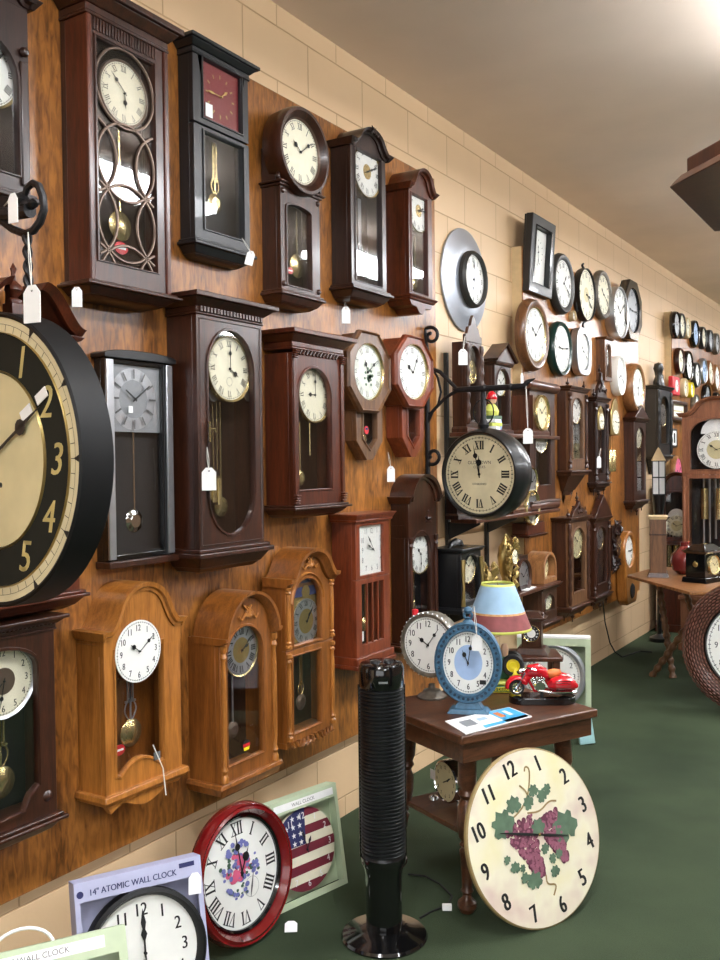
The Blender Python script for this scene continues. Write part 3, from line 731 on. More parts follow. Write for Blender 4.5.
# ------------------------------------------------------------------ oak board, middle row
# clock with scrolled pediment hidden behind the big double-sided clock
W = Wall('wall_clock', 'dark wall clock with scrolled pediment, mostly hidden behind the huge black station clock', 'wall clock', -40, -28, 78, 335, 606, T1, D=.13)
body(W, 'mahog_red', .02, W.h); door(W, 'mahog_red', rect(-W.w / 2, W.w / 2, .02, W.h), rect(-W.w / 2 + .04, W.w / 2 - .04, .06, W.h - .04))
basem(W, 'mahog_red', -.03, .02, .02)
steps(W, 'mahog_red', [(W.h, W.h + .012, .01, .02)], 'cornice')
for s in (-1, 1):
    P = []
    for i in range(15):
        t = i / 14; P.append((s * (W.w / 2 + .012 - t * (W.w / 2 - .035)), W.h + .012 + .11 * (.5 - .5 * math.cos(PI * t)) ** 1.1))
    P2 = P if s < 0 else P
    MB().sweep(P2 if s < 0 else P2[::-1], [(0, -.01), (.0, -W.D - .01), (.018, -W.D - .03), (.018, -.01)]).build('scroll_moulding', 'mahog_red', W.root)
    base_ = [(P[0][0], W.h + .012)] + P + [(P[-1][0], W.h + .012)]
    MB().prism(base_, [], -W.D - .002, -W.D + .016).build('scroll_panel', 'mahog', W.root)
fx, fz = W.p(19, 303, 0)
MB().box(fx - .02, fx + .02, -W.D, -W.D + .04, W.h + .01, fz).build('finial_block', 'mahog_red', W.root, bevel=.002)
finial(W, 'mahog_red', fx, fz, .105, -W.D + .02, .024)
dial(W.root, 0, W.h * .66, .11, -W.D + .03, face='white', simple=True)

# silver edged
W = Wall('wall_clock', 'black wall clock with brushed silver side strips, grey square dial and silver pendulum', 'wall clock', 95, 106.5, 172, 361, 558, T1)
body(W, 'gloss', .0, W.h, back='darkback'); q = W.box(114.5, 163.5, 365, 553)
door(W, 'gloss', rect(-W.w / 2, W.w / 2, 0, W.h), rect(*q), lip=False)
sw = W.p(113.5, 460)[0] - W.p(106.5, 460)[0]
for s in (-1, 1): MB().box(s * (W.w / 2 - sw / 2) - sw / 2, s * (W.w / 2 - sw / 2) + sw / 2, -W.D - .008, -W.D, 0.004, W.h - .004).build('side_strip', 'silver', W.root, bevel=.002)
MB().prism([(-W.w / 2 - .012, W.h)] + [(W.w / 2 + .012, W.h)] + [((W.w / 2 + .012) * math.cos(a), W.h + .012 + .016 * math.sin(a)) for a in [PI * i / 12 for i in range(13)]], [], -W.D - .014, 0).build('curved_top', 'black', W.root, bevel=.002)
MB().box(-W.w / 2 - .006, W.w / 2 + .012, -W.D - .014, 0, -.022, -.001).build('base_plinth', 'mahog', W.root, bevel=.003)
q = W.box(115, 163, 366, 432)
dp = MB().box(q[0], q[1], -W.D + .014, -W.D + .018, q[2], q[3]).build('dial_plate', 'grey_face', W.root)
x, z = W.p(136.5, 399); R = (q[1] - q[0]) * .47
MB().flat(ring_polys(R * .62, R, 40), -W.D + .0132, x, z).build('chapter_ring', 'silver', dp, smooth=0)
dial(W.root, x, z, R, -W.D + .0125, num='bars', col='ink_soft', nr=.81, nh=.3, disc=False, time=(10, 9), style='stick', track=False)
dial_lab = MB().box(x - .028, x - .012, -W.D + .004, -W.D + .006, z - .042, z - .022).build('price_label', 'paper', W.root)
px_, pz_ = W.p(135.5, 521, .03); pendulum(W.root, px_, z - R, pz_, .036, -W.D + .035, mat='chrome', rod='chrome')

# tall regulator
W = Wall('wall_clock', 'tall dark mahogany regulator with dentil cornice and long oval-ended glass', 'wall clock', 168, 198, 263, 300, 566, T1)
zb = W.z(546); zt = W.z(320)
body(W, 'mahog', zb, zt)
q = W.box(208.5, 254, 331, 534)
door(W, 'mahog', rect(-W.w / 2, W.w / 2, zb, zt), capsule(*q))
MB().sweep(rect(-W.w / 2 + .012, W.w / 2 - .012, zb + .012, zt - .012), [(-.003, -W.D), (0, -W.D - .004), (.003, -W.D)], closed=True).build('door_bead', 'mahog', W.root)
cornice(W, 'mahog', zt, W.h + .0, .045, dent=20); basem(W, 'mahog', -.012, zb, .025)
x, z, R = wall_dial(W, 228.5, 369, 32, face='cream', time=(4, 0), style='spade', bez=('brass', .006, .01), wt=.14, sub=True)
for px2, py2 in ((213, 395), (248, 395)):
    sx2, sz2 = W.p(px2, py2, .05); MB().lathe([(0, -.003), (.022, -.003), (.022, 0), (0, 0)], (sx2, -W.D + .05, sz2), 'y', 20).build('moon_disc', 'silver', W.root)
kx, kz = W.p(207, 432); mb = MB().tube([(kx, -W.D - .012, kz - .03), (kx, -W.D - .012, kz + .03)], .003, 8)
for k in (-.03, -.012, .012, .03): mb.lathe([(0, -.004), (.007, 0), (0, .004)], (kx, -W.D - .012, kz + k), 'z', 10)
mb.tube([(kx, -W.D - .012, kz + .01), (kx + .02, -W.D - .014, kz + .012), (kx + .028, -W.D - .012, kz)], .002, 6)
mb.build('door_key', 'brass', W.root)
px_, pz_ = W.p(216, 492, .06)
mb = MB()
for k, dx in enumerate((-.02, .0, .02)): mb.tube([(px_ + dx, -W.D + .07, z - R * .8), (px_ + dx, -W.D + .07, W.z(470))], .0016, 6); mb.lathe([(0, 0), (.011, .002), (.011, .09), (0, .1)], (px_ + dx * 1.3, -W.D + .07, W.z(500) - .01 * k), 'z', 12)
mb.build('weights', 'brass', W.root)
pendulum(W.root, px_ + .06, z - R, W.z(508), .034, -W.D + .09)

# short mahogany
W = Wall('wall_clock', 'red mahogany wall clock with rope-carved frieze and arched glass', 'wall clock', 265, 293, 343, 334, 514, T1)
zb = W.z(504); zt = W.z(356)
body(W, 'mahog_red', zb, zt)
q = W.box(298, 331, 368, 489)
door(W, 'mahog_red', rect(-W.w / 2, W.w / 2, zb, zt), arch(*q))
cornice(W, 'mahog_red', zt + .012, W.h, .045); basem(W, 'mahog', -.01, zb, .025)
mb = MB()
for i in range(12):
    x = -W.w * .36 + W.w * .72 * i / 11; mb.tube([(x - .008, -W.D - .004, zt - .004), (x + .008, -W.D - .004, zt + .012)], .0045, 6)
mb.build('rope_carving', 'mahog', W.root)
for s in (-1, 1):
    MB().box(s * (W.w / 2 - .01) - .01, s * (W.w / 2 - .01) + .01, -W.D - .008, -W.D, zb + .04, zt - .02).build('pilaster', 'mahog_red', W.root, bevel=.003)
    for zz, hh in ((zt - .02, .03), (zb + .005, .035)):
        mb = MB()
        for i in range(4): mb.box(s * (W.w / 2 - .01) - .013, s * (W.w / 2 - .01) + .013, -W.D - .014 - .002 * i, -W.D, zz + hh * i / 4, zz + hh * (i + .8) / 4)
        mb.build('corbel', 'mahog_red', W.root, bevel=.003)
x, z, R = wall_dial(W, 313.5, 395, 27, face='cream', time=(9, 0), style='spade', bez=('brass', .005, .01), wt=.14)
px_, pz_ = W.p(301, 478, .05); pendulum(W.root, px_, z - R, pz_, .03, -W.D + .055)
MB().tube([(.01, -W.D + .05, z - R), (.01, -W.D + .05, W.z(455))], .002, 6).build('chime_rod', 'brass', W.root)

# two octagons
for (nm, lb, mat, xb, xl, xr, ym, oc, rf, drop, fc, tm) in (
    ('school_clock', 'brown octagonal school clock with pearly printed dial and pointed drop', 'walnut', 344.7, 356.5, 382.5, 460, (369, 372, 20.5, 40.7), .69, (406, 441, 460), 'mother', (11, 9)),
    ('school_clock', 'reddish octagonal school clock with white dial, beside the iron wall bracket', 'cherry', 386, 402.5, 424, 457, (414, 372, 18.2, 36), .76, (404, 438, 457), 'white', (10, 5))):
    W = Wall(nm, lb, 'wall clock', xb, xl, xr, drop[0], drop[2], T1, group=None)
    ox, oz = W.p(oc[0], oc[1], -.03); RZ = W.r(oc[0], oc[1], oc[3], -.03); RX = abs(W.p(oc[0] + oc[2], oc[1], -.03)[0] - ox)
    z2 = W.z(drop[1]); out = [(-W.w / 2, z2), (-W.w * .12, 0), (W.w * .12, 0), (W.w / 2, z2), (W.w / 2, W.h + .04), (-W.w / 2, W.h + .04)]
    body(W, mat, 0, 0, outline=out)
    door(W, mat, [(-W.w / 2, z2), (-W.w * .12, 0), (W.w * .12, 0), (W.w / 2, z2), (W.w / 2, W.h), (-W.w / 2, W.h)], [(-W.w * .26, z2 + .01), (0, .045), (W.w * .26, z2 + .01), (W.w * .26, W.h - .025), (-W.w * .26, W.h - .025)])
    MB().prism(offset_poly(octagon(ox, oz, RX, RZ), -.012), [], -W.D - .012, -.002).build('head_block', mat, W.root)
    fo = MB().prism(octagon(ox, oz, RX, RZ), [ellipse(ox, oz, RX * rf, RZ * rf)], -W.D - .034, -W.D - .012).build('octagon_frame', mat, W.root, bevel=.004)
    MB().sweep(octagon(ox, oz, RX * .95, RZ * .95)[::-1], [(-.006, -W.D - .034), (0, -W.D - .042), (.006, -W.D - .034)], closed=True).build('frame_moulding', mat, fo)
    dial(W.root, ox, oz, RZ * rf, -W.D - .018, face=fc, time=tm, sx=RX / RZ, num='roman', style='spade', wt=.14, col='ink_soft' if fc == 'mother' else 'ink', bez=('brass', .003, .016))
    if fc == 'mother':
        mb = MB()
        for k in range(26):
            a = rnd.uniform(0, 6.3); rr2 = rnd.uniform(0, .55) * RZ
            mb.flat([ellipse(0, 0, .008, .006, 8)], -W.D - .0216, ox + .02 + rr2 * math.cos(a) * .5, oz - .02 + rr2 * math.sin(a) * .5)
        mb.build('floral_print', 'leaf', W.root, smooth=0)
        sx2, sz2 = W.p(366, 430); st = MB().lathe([(0, -.002), (.017, -.002), (.017, 0), (0, 0)], (sx2, -W.D - .001, sz2), 'y', 20).build('round_sticker', 'red', W.root)
        MB().flat([[(-.012, 0), (.012, 0), (.009, .010), (-.009, .010)]], -W.D - .0034, sx2, sz2).build('sticker_print', 'navy', st, smooth=0)
    px_, pz_ = W.p((xl + xr) / 2 - 5, drop[1] + 3, .03); pendulum(W.root, px_, W.h - .03, pz_ + .02, .022, -W.D + .035)

# ------------------------------------------------------------------ oak board, lower row
# bottom left, cut by the frame
W = Wall('wall_clock', 'mahogany wall clock with carved frieze at the left edge, under the station clock', 'wall clock', -70, -60, 56, 632, 852, T1, D=.12)
zb = W.z(835); zt = W.z(640)
body(W, 'mahog', zb, zt, back='darkback')
x1 = W.p(38, 700)[0]; hole = [(-x1, zb + .03), (-x1 + .03, zb + .025), (x1 - .05, zb + .035), (x1 - .03, zb + .07), (x1, zb + .09), (x1, zt - .09)] + [(x1 * math.cos(a), zt - .09 + .06 * math.sin(a)) for a in [PI * i / 14 for i in range(1, 14)]] + [(-x1, zt - .09)]
door(W, 'mahog', rect(-W.w / 2, W.w / 2, zb, zt), hole)
cornice(W, 'mahog', zt, W.h + .02, .03)
mb = MB()
for i in range(26): x = -W.w / 2 + W.w * (i + .5) / 26; mb.lathe([(0, -.006), (.005, -.003), (.006, 0)], (x, -W.D - .006, zt + .02), 'y', 8)
mb.build('carved_frieze', 'mahog', W.root)
MB().lathe([(0, -.008), (.005, -.007), (.012, -.003), (.015, 0)], (W.w / 2 - .03, -W.D, zb + .05), 'y', 16).build('rosette', 'mahog', W.root)
basem(W, 'mahog', -.012, zb, .022)
x, z, R = wall_dial(W, 2, 681, 36, face='cream', num='arabic', time=(7, 32), style='spade', bez=('silver', .006, .01))
MB().lathe([(0, -.004), (.034, -.003), (.034, 0)], (x, -W.D + .026, z), 'y', 24).build('dial_medallion', 'bronze', W.root)
px_, pz_ = W.p(2, 783, .05); pendulum(W.root, px_, z - R, pz_, .042, -W.D + .055, lyre=True, sticker=W.p(0, 784, .012) + (.013,))

# oak with bonnet
W = Wall('wall_clock', 'honey oak wall clock with curved bonnet top, scalloped base and white arabic dial', 'wall clock', 77, 104.5, 181, 586, 802, T1)
zb = W.z(786); zs = W.z(638)
body(W, 'oak', zb, zs, back='oak_dark')
q = W.box(115.5, 163, 621, 772)
door(W, 'oak', rect(-W.w / 2, W.w / 2, zb, zs), [(q[0], zb + .06), (q[0] + .02, zb + .055)] + [(q[0] + .02 + (q[1] - q[0] - .04) * i / 8, zb + .055 + .035 * math.sin(PI * i / 8)) for i in range(1, 8)] + [(q[1] - .02, zb + .055), (q[1], zb + .06), (q[1], zs - .02), (q[0], zs - .02)])
hz2 = W.z(655)
crown(W, 'oak', W.z(624), .125, zs - .03, ov=.018, th=.026, hole=None)
steps(W, 'oak', [(zb - .006, zb + .012, .018, .014), (zb - .018, zb - .006, .008, .012)], 'base_moulding')
ap = [(-W.w / 2, zb - .018), (W.w / 2, zb - .018), (W.w * .44, zb - .03), (W.w * .3, zb - .026)] + [(W.w * .25 - W.w * .5 * i / 8, zb - .03 - .026 * math.sin(PI * i / 8)) for i in range(9)] + [(-W.w * .3, zb - .026), (-W.w * .44, zb - .045)]
MB().prism(ap, [], -W.D, -W.D + .02).build('apron', 'oak', W.root, bevel=.002)
x, z, R = wall_dial(W, 138, 651, 31, inset=-.004, face='white', num='arabic', time=(10, 9), style='spade', nr=.76, nh=.2)
px_, pz_ = W.p(132, 733, .05); pendulum(W.root, px_, z - R, pz_, .042, -W.D + .055, mat='brass', rod='silver', lyre=True, sticker=W.p(128, 752, .006) + (.022,))

# oak with round arch
W = Wall('wall_clock', 'honey oak wall clock with full round arch, carved spray and silver roman dial', 'wall clock', 188, 220, 276, 592, 785, T1)
zb = W.z(774); zs = W.z(633)
body(W, 'oak_dark', zb, zs, back='inback')
q = W.box(227, 263, 626, 759)
out_ = rect(-W.w / 2, W.w / 2, zb, zs)
cr = crown_path(W.w, zs - .02, W.h - zs, 0, 'arch')
outer = [(-W.w / 2, zb), (W.w / 2, zb)] + cr[::-1]
door(W, 'oak_dark', outer, arch(q[0], q[1], q[2], q[3]))
MB().prism([(-W.w / 2, zs - .02), (W.w / 2, zs - .02)] + cr[::-1], [], -W.D + .021, -.03).build('hood_block', 'oak_dark', W.root)
cm = MB().sweep(crown_path(W.w, zs - .018, W.h - zs, .004, 'arch'), [(0, -.02), (0, -W.D - .008), (.008, -W.D - .02), (.012, -W.D - .03), (.022, -W.D - .032), (.022, -.02)]).build('arch_moulding', 'oak_dark', W.root)
for s in (-1, 1): column(W, 'oak', s * (W.w / 2 - .014), zb + .006, zs - .02, .010)
carving(W, 'oak', 0, W.z(616), .052, -W.D - .002, seed=3)
steps(W, 'oak_dark', [(zb - .012, zb + .004, .018, .014), (-.0, zb - .012, .004, .01)], 'base_moulding')
x, z, R = wall_dial(W, 240.5, 650, 25.5, inset=.02, face='silver', num='roman', centre=('gold', .5), time=(2, 8), wt=.2, nh=.26, nr=.74, bez=('brass', .004, .006))
px_, pz_ = W.p(234, 730, .05); pendulum(W.root, px_, z - R, pz_, .028, -W.D + .055, mat='bronze', rod='silver')
sx2, sz2 = W.p(246, 745, .006)
st = MB().lathe([(0, -.002), (.02, -.002), (.02, 0), (0, 0)], (sx2, -W.D + .006, sz2), 'y', 24, 1, .9).build('flag_sticker', 'ink', W.root)
for k, mt in ((-.012, 'yellow'), (0, 'red')): MB().flat([[(-.018 + abs(k) * .4, k - .005), (.018 - abs(k) * .4, k - .005), (.019 - abs(k) * .2, k + .006), (-.019 + abs(k) * .2, k + .006)]], -W.D + .0034, sx2, sz2).build('sticker_band', mt, st, smooth=0)

# ornate oak with moon dial
W = Wall('wall_clock', 'ornate carved oak wall clock with blue arched moon dial and turned side columns', 'wall clock', 262, 286, 333, 548, 746, T1)
zb = W.z(735); zs = W.z(583)
body(W, 'oak_dark', zb, zs, back='inback')
zm = W.z(645); a = W.box(293, 321, 578, 642); b_ = W.box(293, 321, 653, 728)
outer = [(-W.w / 2, zm), (W.w / 2, zm)] + crown_path(W.w, zs, W.h - zs - .03, 0, 's')[::-1]
door(W, 'oak_dark', outer, arch(a[0], a[1], a[2], a[3]))
door(W, 'oak_dark', rect(-W.w / 2, W.w / 2, zb, zm - .001), rect(*b_))
MB().sweep(crown_path(W.w, zs, W.h - zs - .03, .008, 's'), [(0, -.01), (0, -W.D - .01), (.012, -W.D - .02), (.018, -W.D - .034), (.032, -W.D - .036), (.032, -.01)]).build('crown_moulding', 'oak_dark', W.root)
MB().prism([(-W.w / 2, zs - .002), (W.w / 2, zs - .002)] + crown_path(W.w, zs, W.h - zs - .03, 0, 's')[::-1], [], -W.D + .021, -.002).build('hood_block', 'oak_dark', W.root)
MB().sweep(arch(a[0] - .012, a[1] + .012, zs - .02, a[3] + .018)[2:][::-1], [(-.003, -W.D), (0, -W.D - .008), (.005, -W.D)]).build('arch_bead', 'oak', W.root)
carving(W, 'oak', 0, W.z(566), .05, -W.D - .002, seed=5)
for s in (-1, 1):
    column(W, 'oak', s * (W.w / 2 - .012), zm + .01, zs, .010); column(W, 'oak', s * (W.w / 2 - .012), zb + .01, zm - .01, .010)
mb = MB()
for k in range(-5, 6): mb.tube([(k * W.w * .085, -W.D - .004, zb), (k * W.w * .085 + .012 * math.sin(k), -W.D - .008, zb - .03 + .003 * abs(k)), (k * W.w * .085 + .014, -W.D - .004, zb - .018)], .006, 6)
mb.box(-W.w / 2, W.w / 2, -W.D + .004, -.002, zb - .02, zb)
mb.build('carved_apron', 'oak_dark', W.root)
dp = MB().prism(arch(a[0] + .001, a[1] - .001, a[2] + .001, a[3] - .001), [], -W.D + .024, -W.D + .028).build('dial_plate', 'gold', W.root)
x, z = W.p(306, 621, .02); R = (a[1] - a[0]) * .47
dial(W.root, x, z, R, -W.D + .0225, face='silver', num='roman', centre=('gold', .55), time=(1, 6), nh=.2)
mo = MB().lathe([(0, -.003), (R * .85, -.003), (R * .85, 0), (0, 0)], (x, -W.D + .0238, z + R * 1.12), 'y', 32, a0=0, a1=PI).build('moon_arch', 'navy', dp)
MB().lathe([(0, -.002), (R * .3, -.001), (R * .3, 0)], (x, -W.D + .020, z + R * 1.3), 'y', 20).build('moon', 'gold', dp)
px_, pz_ = W.p(302, 702, .05); pendulum(W.root, px_, zm - .02, pz_, .03, -W.D + .055, mat='bronze', lyre=True)

# cherry mission clock
W = Wall('wall_clock', 'plain red cherry wall clock with rectangular white dial above barred glass', 'wall clock', 332, 356, 390, 517, 662, T1)
zb = W.z(653); zt = W.z(521)
body(W, 'cherry', zb, zt, back='darkback')
zm = W.z(577); a = W.box(360, 383.5, 525, 574); b_ = W.box(362, 384, 582, 642)
door(W, 'cherry', rect(-W.w / 2, W.w / 2, zm, zt), rect(*a), lip=False); door(W, 'cherry', rect(-W.w / 2, W.w / 2, zb, zm - .002), rect(*b_), lip=False)
for k in (.25, .5, .75): MB().box(b_[0] + (b_[1] - b_[0]) * k - .004, b_[0] + (b_[1] - b_[0]) * k + .004, -W.D + .0005, -W.D + .007, b_[2], b_[3]).build('glazing_bar', 'cherry', W.root)
steps(W, 'cherry', [(zt, zt + .01, .01, .012), (zt + .01, zt + .03, .012, .022), (zt + .03, W.h + .018, .024, .024)], 'cornice')
steps(W, 'cherry', [(-.01, .006, .018, .018), (.006, zb, .012, .012)], 'base_moulding')
dp = MB().box(a[0], a[1], -W.D + .014, -W.D + .017, a[2], a[3]).build('dial', 'white', W.root)
x, z = W.p(371.5, 549, .014); hw = (a[1] - a[0]) / 2; hh = (a[3] - a[2]) / 2
mb = MB()
for i in range(12):
    an = PI / 2 - 2 * PI * i / 12; u, v = math.cos(an), math.sin(an); k = min(.8 * hw / max(abs(u), .01), .8 * hh / max(abs(v), .01))
    put_text(mb, str(i or 12), x + u * k * .95, z + v * k * .95, .022, -W.D + .0134, .8)
mb.build('numerals', 'ink_soft', dp, smooth=0)
dial(W.root, x, z, hw, -W.D + .013, num=None, track=False, disc=False, time=(9, 54), style='lance')
px_, pz_ = W.p(366, 624, .05); pendulum(W.root, px_, b_[3], pz_, .03, -W.D + .055)
x_, z_ = W.p(364, 637, 0); MB().box(x_ - .012, x_ + .016, -W.D + .0105, -W.D + .0125, z_ - .02, z_ + .02).build('price_label', 'paper', W.root)

# dark arched
W = Wall('wall_clock', 'dark brown wall clock with high round arch crest, behind the silver table clock', 'wall clock', 391, 409, 437, 526, 640, T1)
zb = .02; zs = W.z(536)
body(W, 'mahog', 0, zs, back='darkback'); a = W.box(412, 431, 532, 632)
door(W, 'mahog', rect(-W.w / 2, W.w / 2, 0, zs), arch(a[0], a[1], a[2], a[3]))
crown(W, 'mahog', W.z(500) + .02, .10, zs - .001, ov=.03, kind='arch', th=.03)
MB().box(-W.w / 2, W.w / 2, -W.D + .001, -.003, zs, W.z(524)).build('hood_side', 'mahog', W.root)
finial(W, 'mahog', 0, W.z(522), .06, -W.D - .03, .018)
for s in (-1, 1): column(W, 'mahog', s * (W.w / 2 - .014), .03, zs, .010)
basem(W, 'mahog', -.05, 0, .02)
wall_dial(W, 419.5, 554, 19.5, inset=.02, face='white', time=(10, 30), bez=('brass', .004, .006), style='spade')
px_, pz_ = W.p(414, 608, .05); pendulum(W.root, px_, W.z(574), pz_, .022, -W.D + .055, lyre=True)
# ------------------------------------------------------------------ tags
def price_tag(label, px, py, X=None, Y=None, w=.034, h=.05, string_to=None, rz=None, tilt=0, sy=None):
    P = onX(px, py, X) if X is not None else onY(px, py, Y)
    rz = PI / 2 - .8 if rz is None else rz
    t = thing('price_tag', label, 'price tag', P, 0, 'white hanging price tags', (0, tilt, rz))
    MB().prism([(-w / 2, -h / 2), (w / 2, -h / 2), (w / 2, h * .3), (w * .22, h / 2), (-w * .22, h / 2), (-w / 2, h * .3)], [ellipse(0, h * .36, w * .07, w * .07, 8)], -.0006, .0006).build('tag_card', 'paper', t, smooth=0)
    if string_to:
        Q = onX(string_to[0], string_to[1], X) if X is not None else onY(string_to[0], string_to[1], sy or Y)
        R_ = Matrix.Rotation(rz, 4, 'Z') @ Matrix.Rotation(tilt, 4, 'Y')
        L_ = R_.inverted() @ (Q - P); k = Vector((0, 0, h * .36))
        MB().tube([k, k.lerp(L_, .5) + Vector((.003, 0, 0)), L_], .0011, 5).tube([k, k.lerp(L_, .5) - Vector((.003, 0, 0)), L_], .0011, 5).build('thread', 'string', t)
    return t
price_tag('blank white tag hanging inside the iron bracket curl at the left edge', 13, 208, Y=1.33, w=.028, h=.064, string_to=(4, 206), rz=.1, sy=1.39)
price_tag('large white tag on a long thread over the top of the huge station clock', 32, 304, Y=1.285, w=.047, h=.078, string_to=(28, 232), rz=.1)
price_tag('small white tag hanging under the lattice-front clock', 77, 297, X=.13, w=.028, h=.055, string_to=(76, 287))
price_tag('white tag hanging from the lower corner of the black clock with red dial', 250, 258, X=.128, w=.028, h=.05, string_to=(242, 238), tilt=.25)
price_tag('white tag hanging on the glass of the tall dentil-corniced regulator', 209, 479, X=.185, w=.045, h=.072, string_to=(207, 447))
price_tag('white tag hanging under the espresso curved-cornice clock of the top row', 346, 315, X=.06, w=.036, h=.07, string_to=(345, 301))
price_tag('white tag hanging beneath the reddish octagonal school clock', 391, 474, X=.06, w=.036, h=.07, string_to=(388, 452))
price_tag('white tag hanging from the tip of the iron bracket', 528, 436, Y=3.925, w=.043, h=.068, string_to=(526, 386), rz=.4, sy=3.99)
price_tag('white tag hanging on the front of the mantel clock with pierced crest', 463, 357, X=.225, w=.045, h=.075, string_to=(465, 336))
price_tag('small white tag above the iron bracket tip, below the brown round clock', 522, 380, X=.0678, w=.04, h=.08, string_to=(522, 368), rz=PI / 2)
price_tag('white tag hanging beside the black carved wall clock of the second board', 599, 462, X=.26, w=.03, h=.075, string_to=(601, 448))
cd_ = thing('dangling_cord', 'white cord hanging from the front of the scalloped-base oak clock', 'cord', onX(160, 768, .198))
A, B_, C_ = onX(153, 745, .198), onX(163, 768, .198), onX(166, 795, .198); O_ = Vector(cd_.location)
MB().tube([A - O_, B_ - O_, C_ - O_], .0018, 6).build('thread', 'string', cd_)
MB().box(-.002, .002, -.012, .012, -.01, .012).xform(Matrix.Translation(onX(157, 756, .196) - O_)).build('knot_label', 'ink_soft', cd_)

# ------------------------------------------------------------------ huge double-sided station clock and its bracket at the left edge
bc = thing('station_clock', 'huge black double-sided station clock with cream numerals, cut by the left edge', 'clock', (.384, 1.30, 1.514), math.radians(-5))
R = .322
MB().lathe([(R * .965, .0), (R * .985, -.004), (R, 0), (R * 1.0, .03), (R * 1.0, .076), (R * .98, .082), (R * .3, .083), (0, .083)], (0, 0, 0), 'y', 80).build('drum', 'drum_black', bc)
d = MB().lathe([(0, .004), (R * .985, .004), (R * .985, .01), (0, .01)], (0, 0, 0), 'y', 72).build('dial', 'station_black', bc)
MB().flat(ring_polys(R * .87, R * .975, 72), .003).build('minute_ring', 'ivory', d, smooth=0)
MB().flat([ellipse(0, 0, R * .595, R * .595, 64)], .003).build('dial_centre', 'parch', d, smooth=0)
mb = MB()
for r0 in (.605, .865, .98): mb.lathe([(R * (r0 - .006), .004), (R * r0, -.002), (R * (r0 + .006), .004)], (0, 0, 0), 'y', 72)
mb.build('gilt_ring', 'gold', d)
mb = MB()
for i in range(60):
    a = 2 * PI * i / 60
    mb.flat(rotp([[(-.0008, R * .875), (.0008, R * .875), (.0008, R * .92), (-.0008, R * .92)]], a), .0024)
    if i % 5 == 0: mb.flat(rotp([[(-.009, R * .965), (.009, R * .965), (0, R * .90)]], a), .0024)
mb.flat(ring_polys(R * .918, R * .921, 72), .0024)
mb.build('minute_track', 'ink', d, smooth=0)
mb = MB()
for i in range(12):
    a = PI / 2 - 2 * PI * i / 12; put_text(mb, str(i or 12), (.735) * R * math.cos(a), .735 * R * math.sin(a), .066, .0024, .9, rot=0, bold=.02, slant=.22)
mb.build('numerals', 'ink_gold', d, smooth=0)
for nm, L, a, wd in (('minute_hand', R * .68, -1.05, .016), ('hour_hand', R * .45, 2.2, .022)):
    mb = MB()
    for p in rotp(hand_polys(L, wd, 'spade'), a): mb.prism(p, [], -.006, -.004)
    mb.build(nm, 'rim_dark', bc, smooth=0)
for x, z in ((.135, .098), (.19, .13)):
    MB().box(-.02, .02, -.002, 0, -.011, .011).xform(Matrix.Translation((x, .0, z)) @ Matrix.Rotation(-.5, 4, 'Y')).build('paper_sticker', 'paper', bc)
MB().lathe([(0, -.003), (.006, 0)], (.03, .003, -.055), 'y', 10).build('winding_hole', 'ink', d)
br = thing('wall_bracket', 'black wrought iron bracket with leafy curl holding the huge station clock', 'bracket', (.0335, 1.40, 1.95))
o3 = Vector(br.location)
def Yp(px, py, y=1.40): return onY(px, py, y) - o3
mb = MB().tube([Yp(-60, 214), Yp(-20, 214), Yp(10, 214), Yp(30, 210)], [.014, .014, .016, .018], 10)
mb.build('arm', 'iron', br)
MB().tube([Yp(24, 198), Yp(27, 188), Yp(33, 183), Yp(39, 186), (Yp(43, 197)), Yp(44, 210), Yp(40, 222), Yp(33, 231), Yp(25, 234), Yp(12, 229), Yp(0, 220), Yp(-14, 216)], [.006, .008, .008, .009, .009, .009, .009, .009, .009, .009, .009, .008], 8).build('scroll', 'iron', br)
mb = MB()
for k, (a_, b2) in enumerate((((22, 200), .020), ((27, 206), .018), ((33, 204), .013))): mb.lathe([(0, -b2), (b2 * .8, -b2 * .4), (b2, 0), (b2 * .6, b2 * .6), (0, b2)], Yp(*a_), 'z', 10)
mb.build('leaf_boss', 'iron', br)
mb = MB(); P0, P1 = Yp(27, 234), Yp(29, 306)
for s in (0, PI): mb.tube([P0.lerp(P1, t) + Vector((.006 * math.cos(t * 16 + s), .006 * math.sin(t * 16 + s), 0)) for t in [i / 24 for i in range(25)]], .006, 6)
mb.build('twisted_stem', 'iron', br)
MB().box(-.003, .012, -.03, .03, -.2, .16).build('wall_plate', 'iron', br)

# ------------------------------------------------------------------ double-sided hanging clock on the far bracket
hb = thing('wall_bracket', 'black scrolled iron bracket standing out from the block wall above the shelves', 'bracket', (.031, 4.0, 1.37)); o3 = Vector(hb.location)
def Q(px, py): return onY(px, py, 4.0) - o3
def spiral(c, r0, turns, a0, s=1, n=26): return [c + Vector((r0 * (1 - .75 * i / n) * math.cos(a0 + s * turns * 2 * PI * i / n), 0, r0 * (1 - .75 * i / n) * math.sin(a0 + s * turns * 2 * PI * i / n))) for i in range(n + 1)]
MB().box(0, .016, -.014, .014, .04, .68).build('wall_plate', 'iron', hb, bevel=.004)
MB().tube([(.012, 0, .66), Q(426, 338)] + spiral(Q(431, 336), .046, 1.15, 2.4, -1), .009, 7).build('scroll', 'iron', hb)
MB().tube([(.012, 0, .10), Q(425, 452)] + spiral(Q(433, 456), .052, 1.2, 2.6, 1), .009, 7).build('scroll', 'iron', hb)
MB().tube([(.012, 0, .585), Q(440, 372), Q(458, 390)], .0095, 8).tube([Q(424, 432), Q(432, 412), Q(445, 398), Q(458, 390)], .0085, 8).build('brace', 'iron', hb)
MB().tube([Q(431, 366), Q(438, 378), Q(441, 392), Q(438, 405), Q(431, 413), Q(423, 414)], .006, 7).build('brace', 'iron', hb)
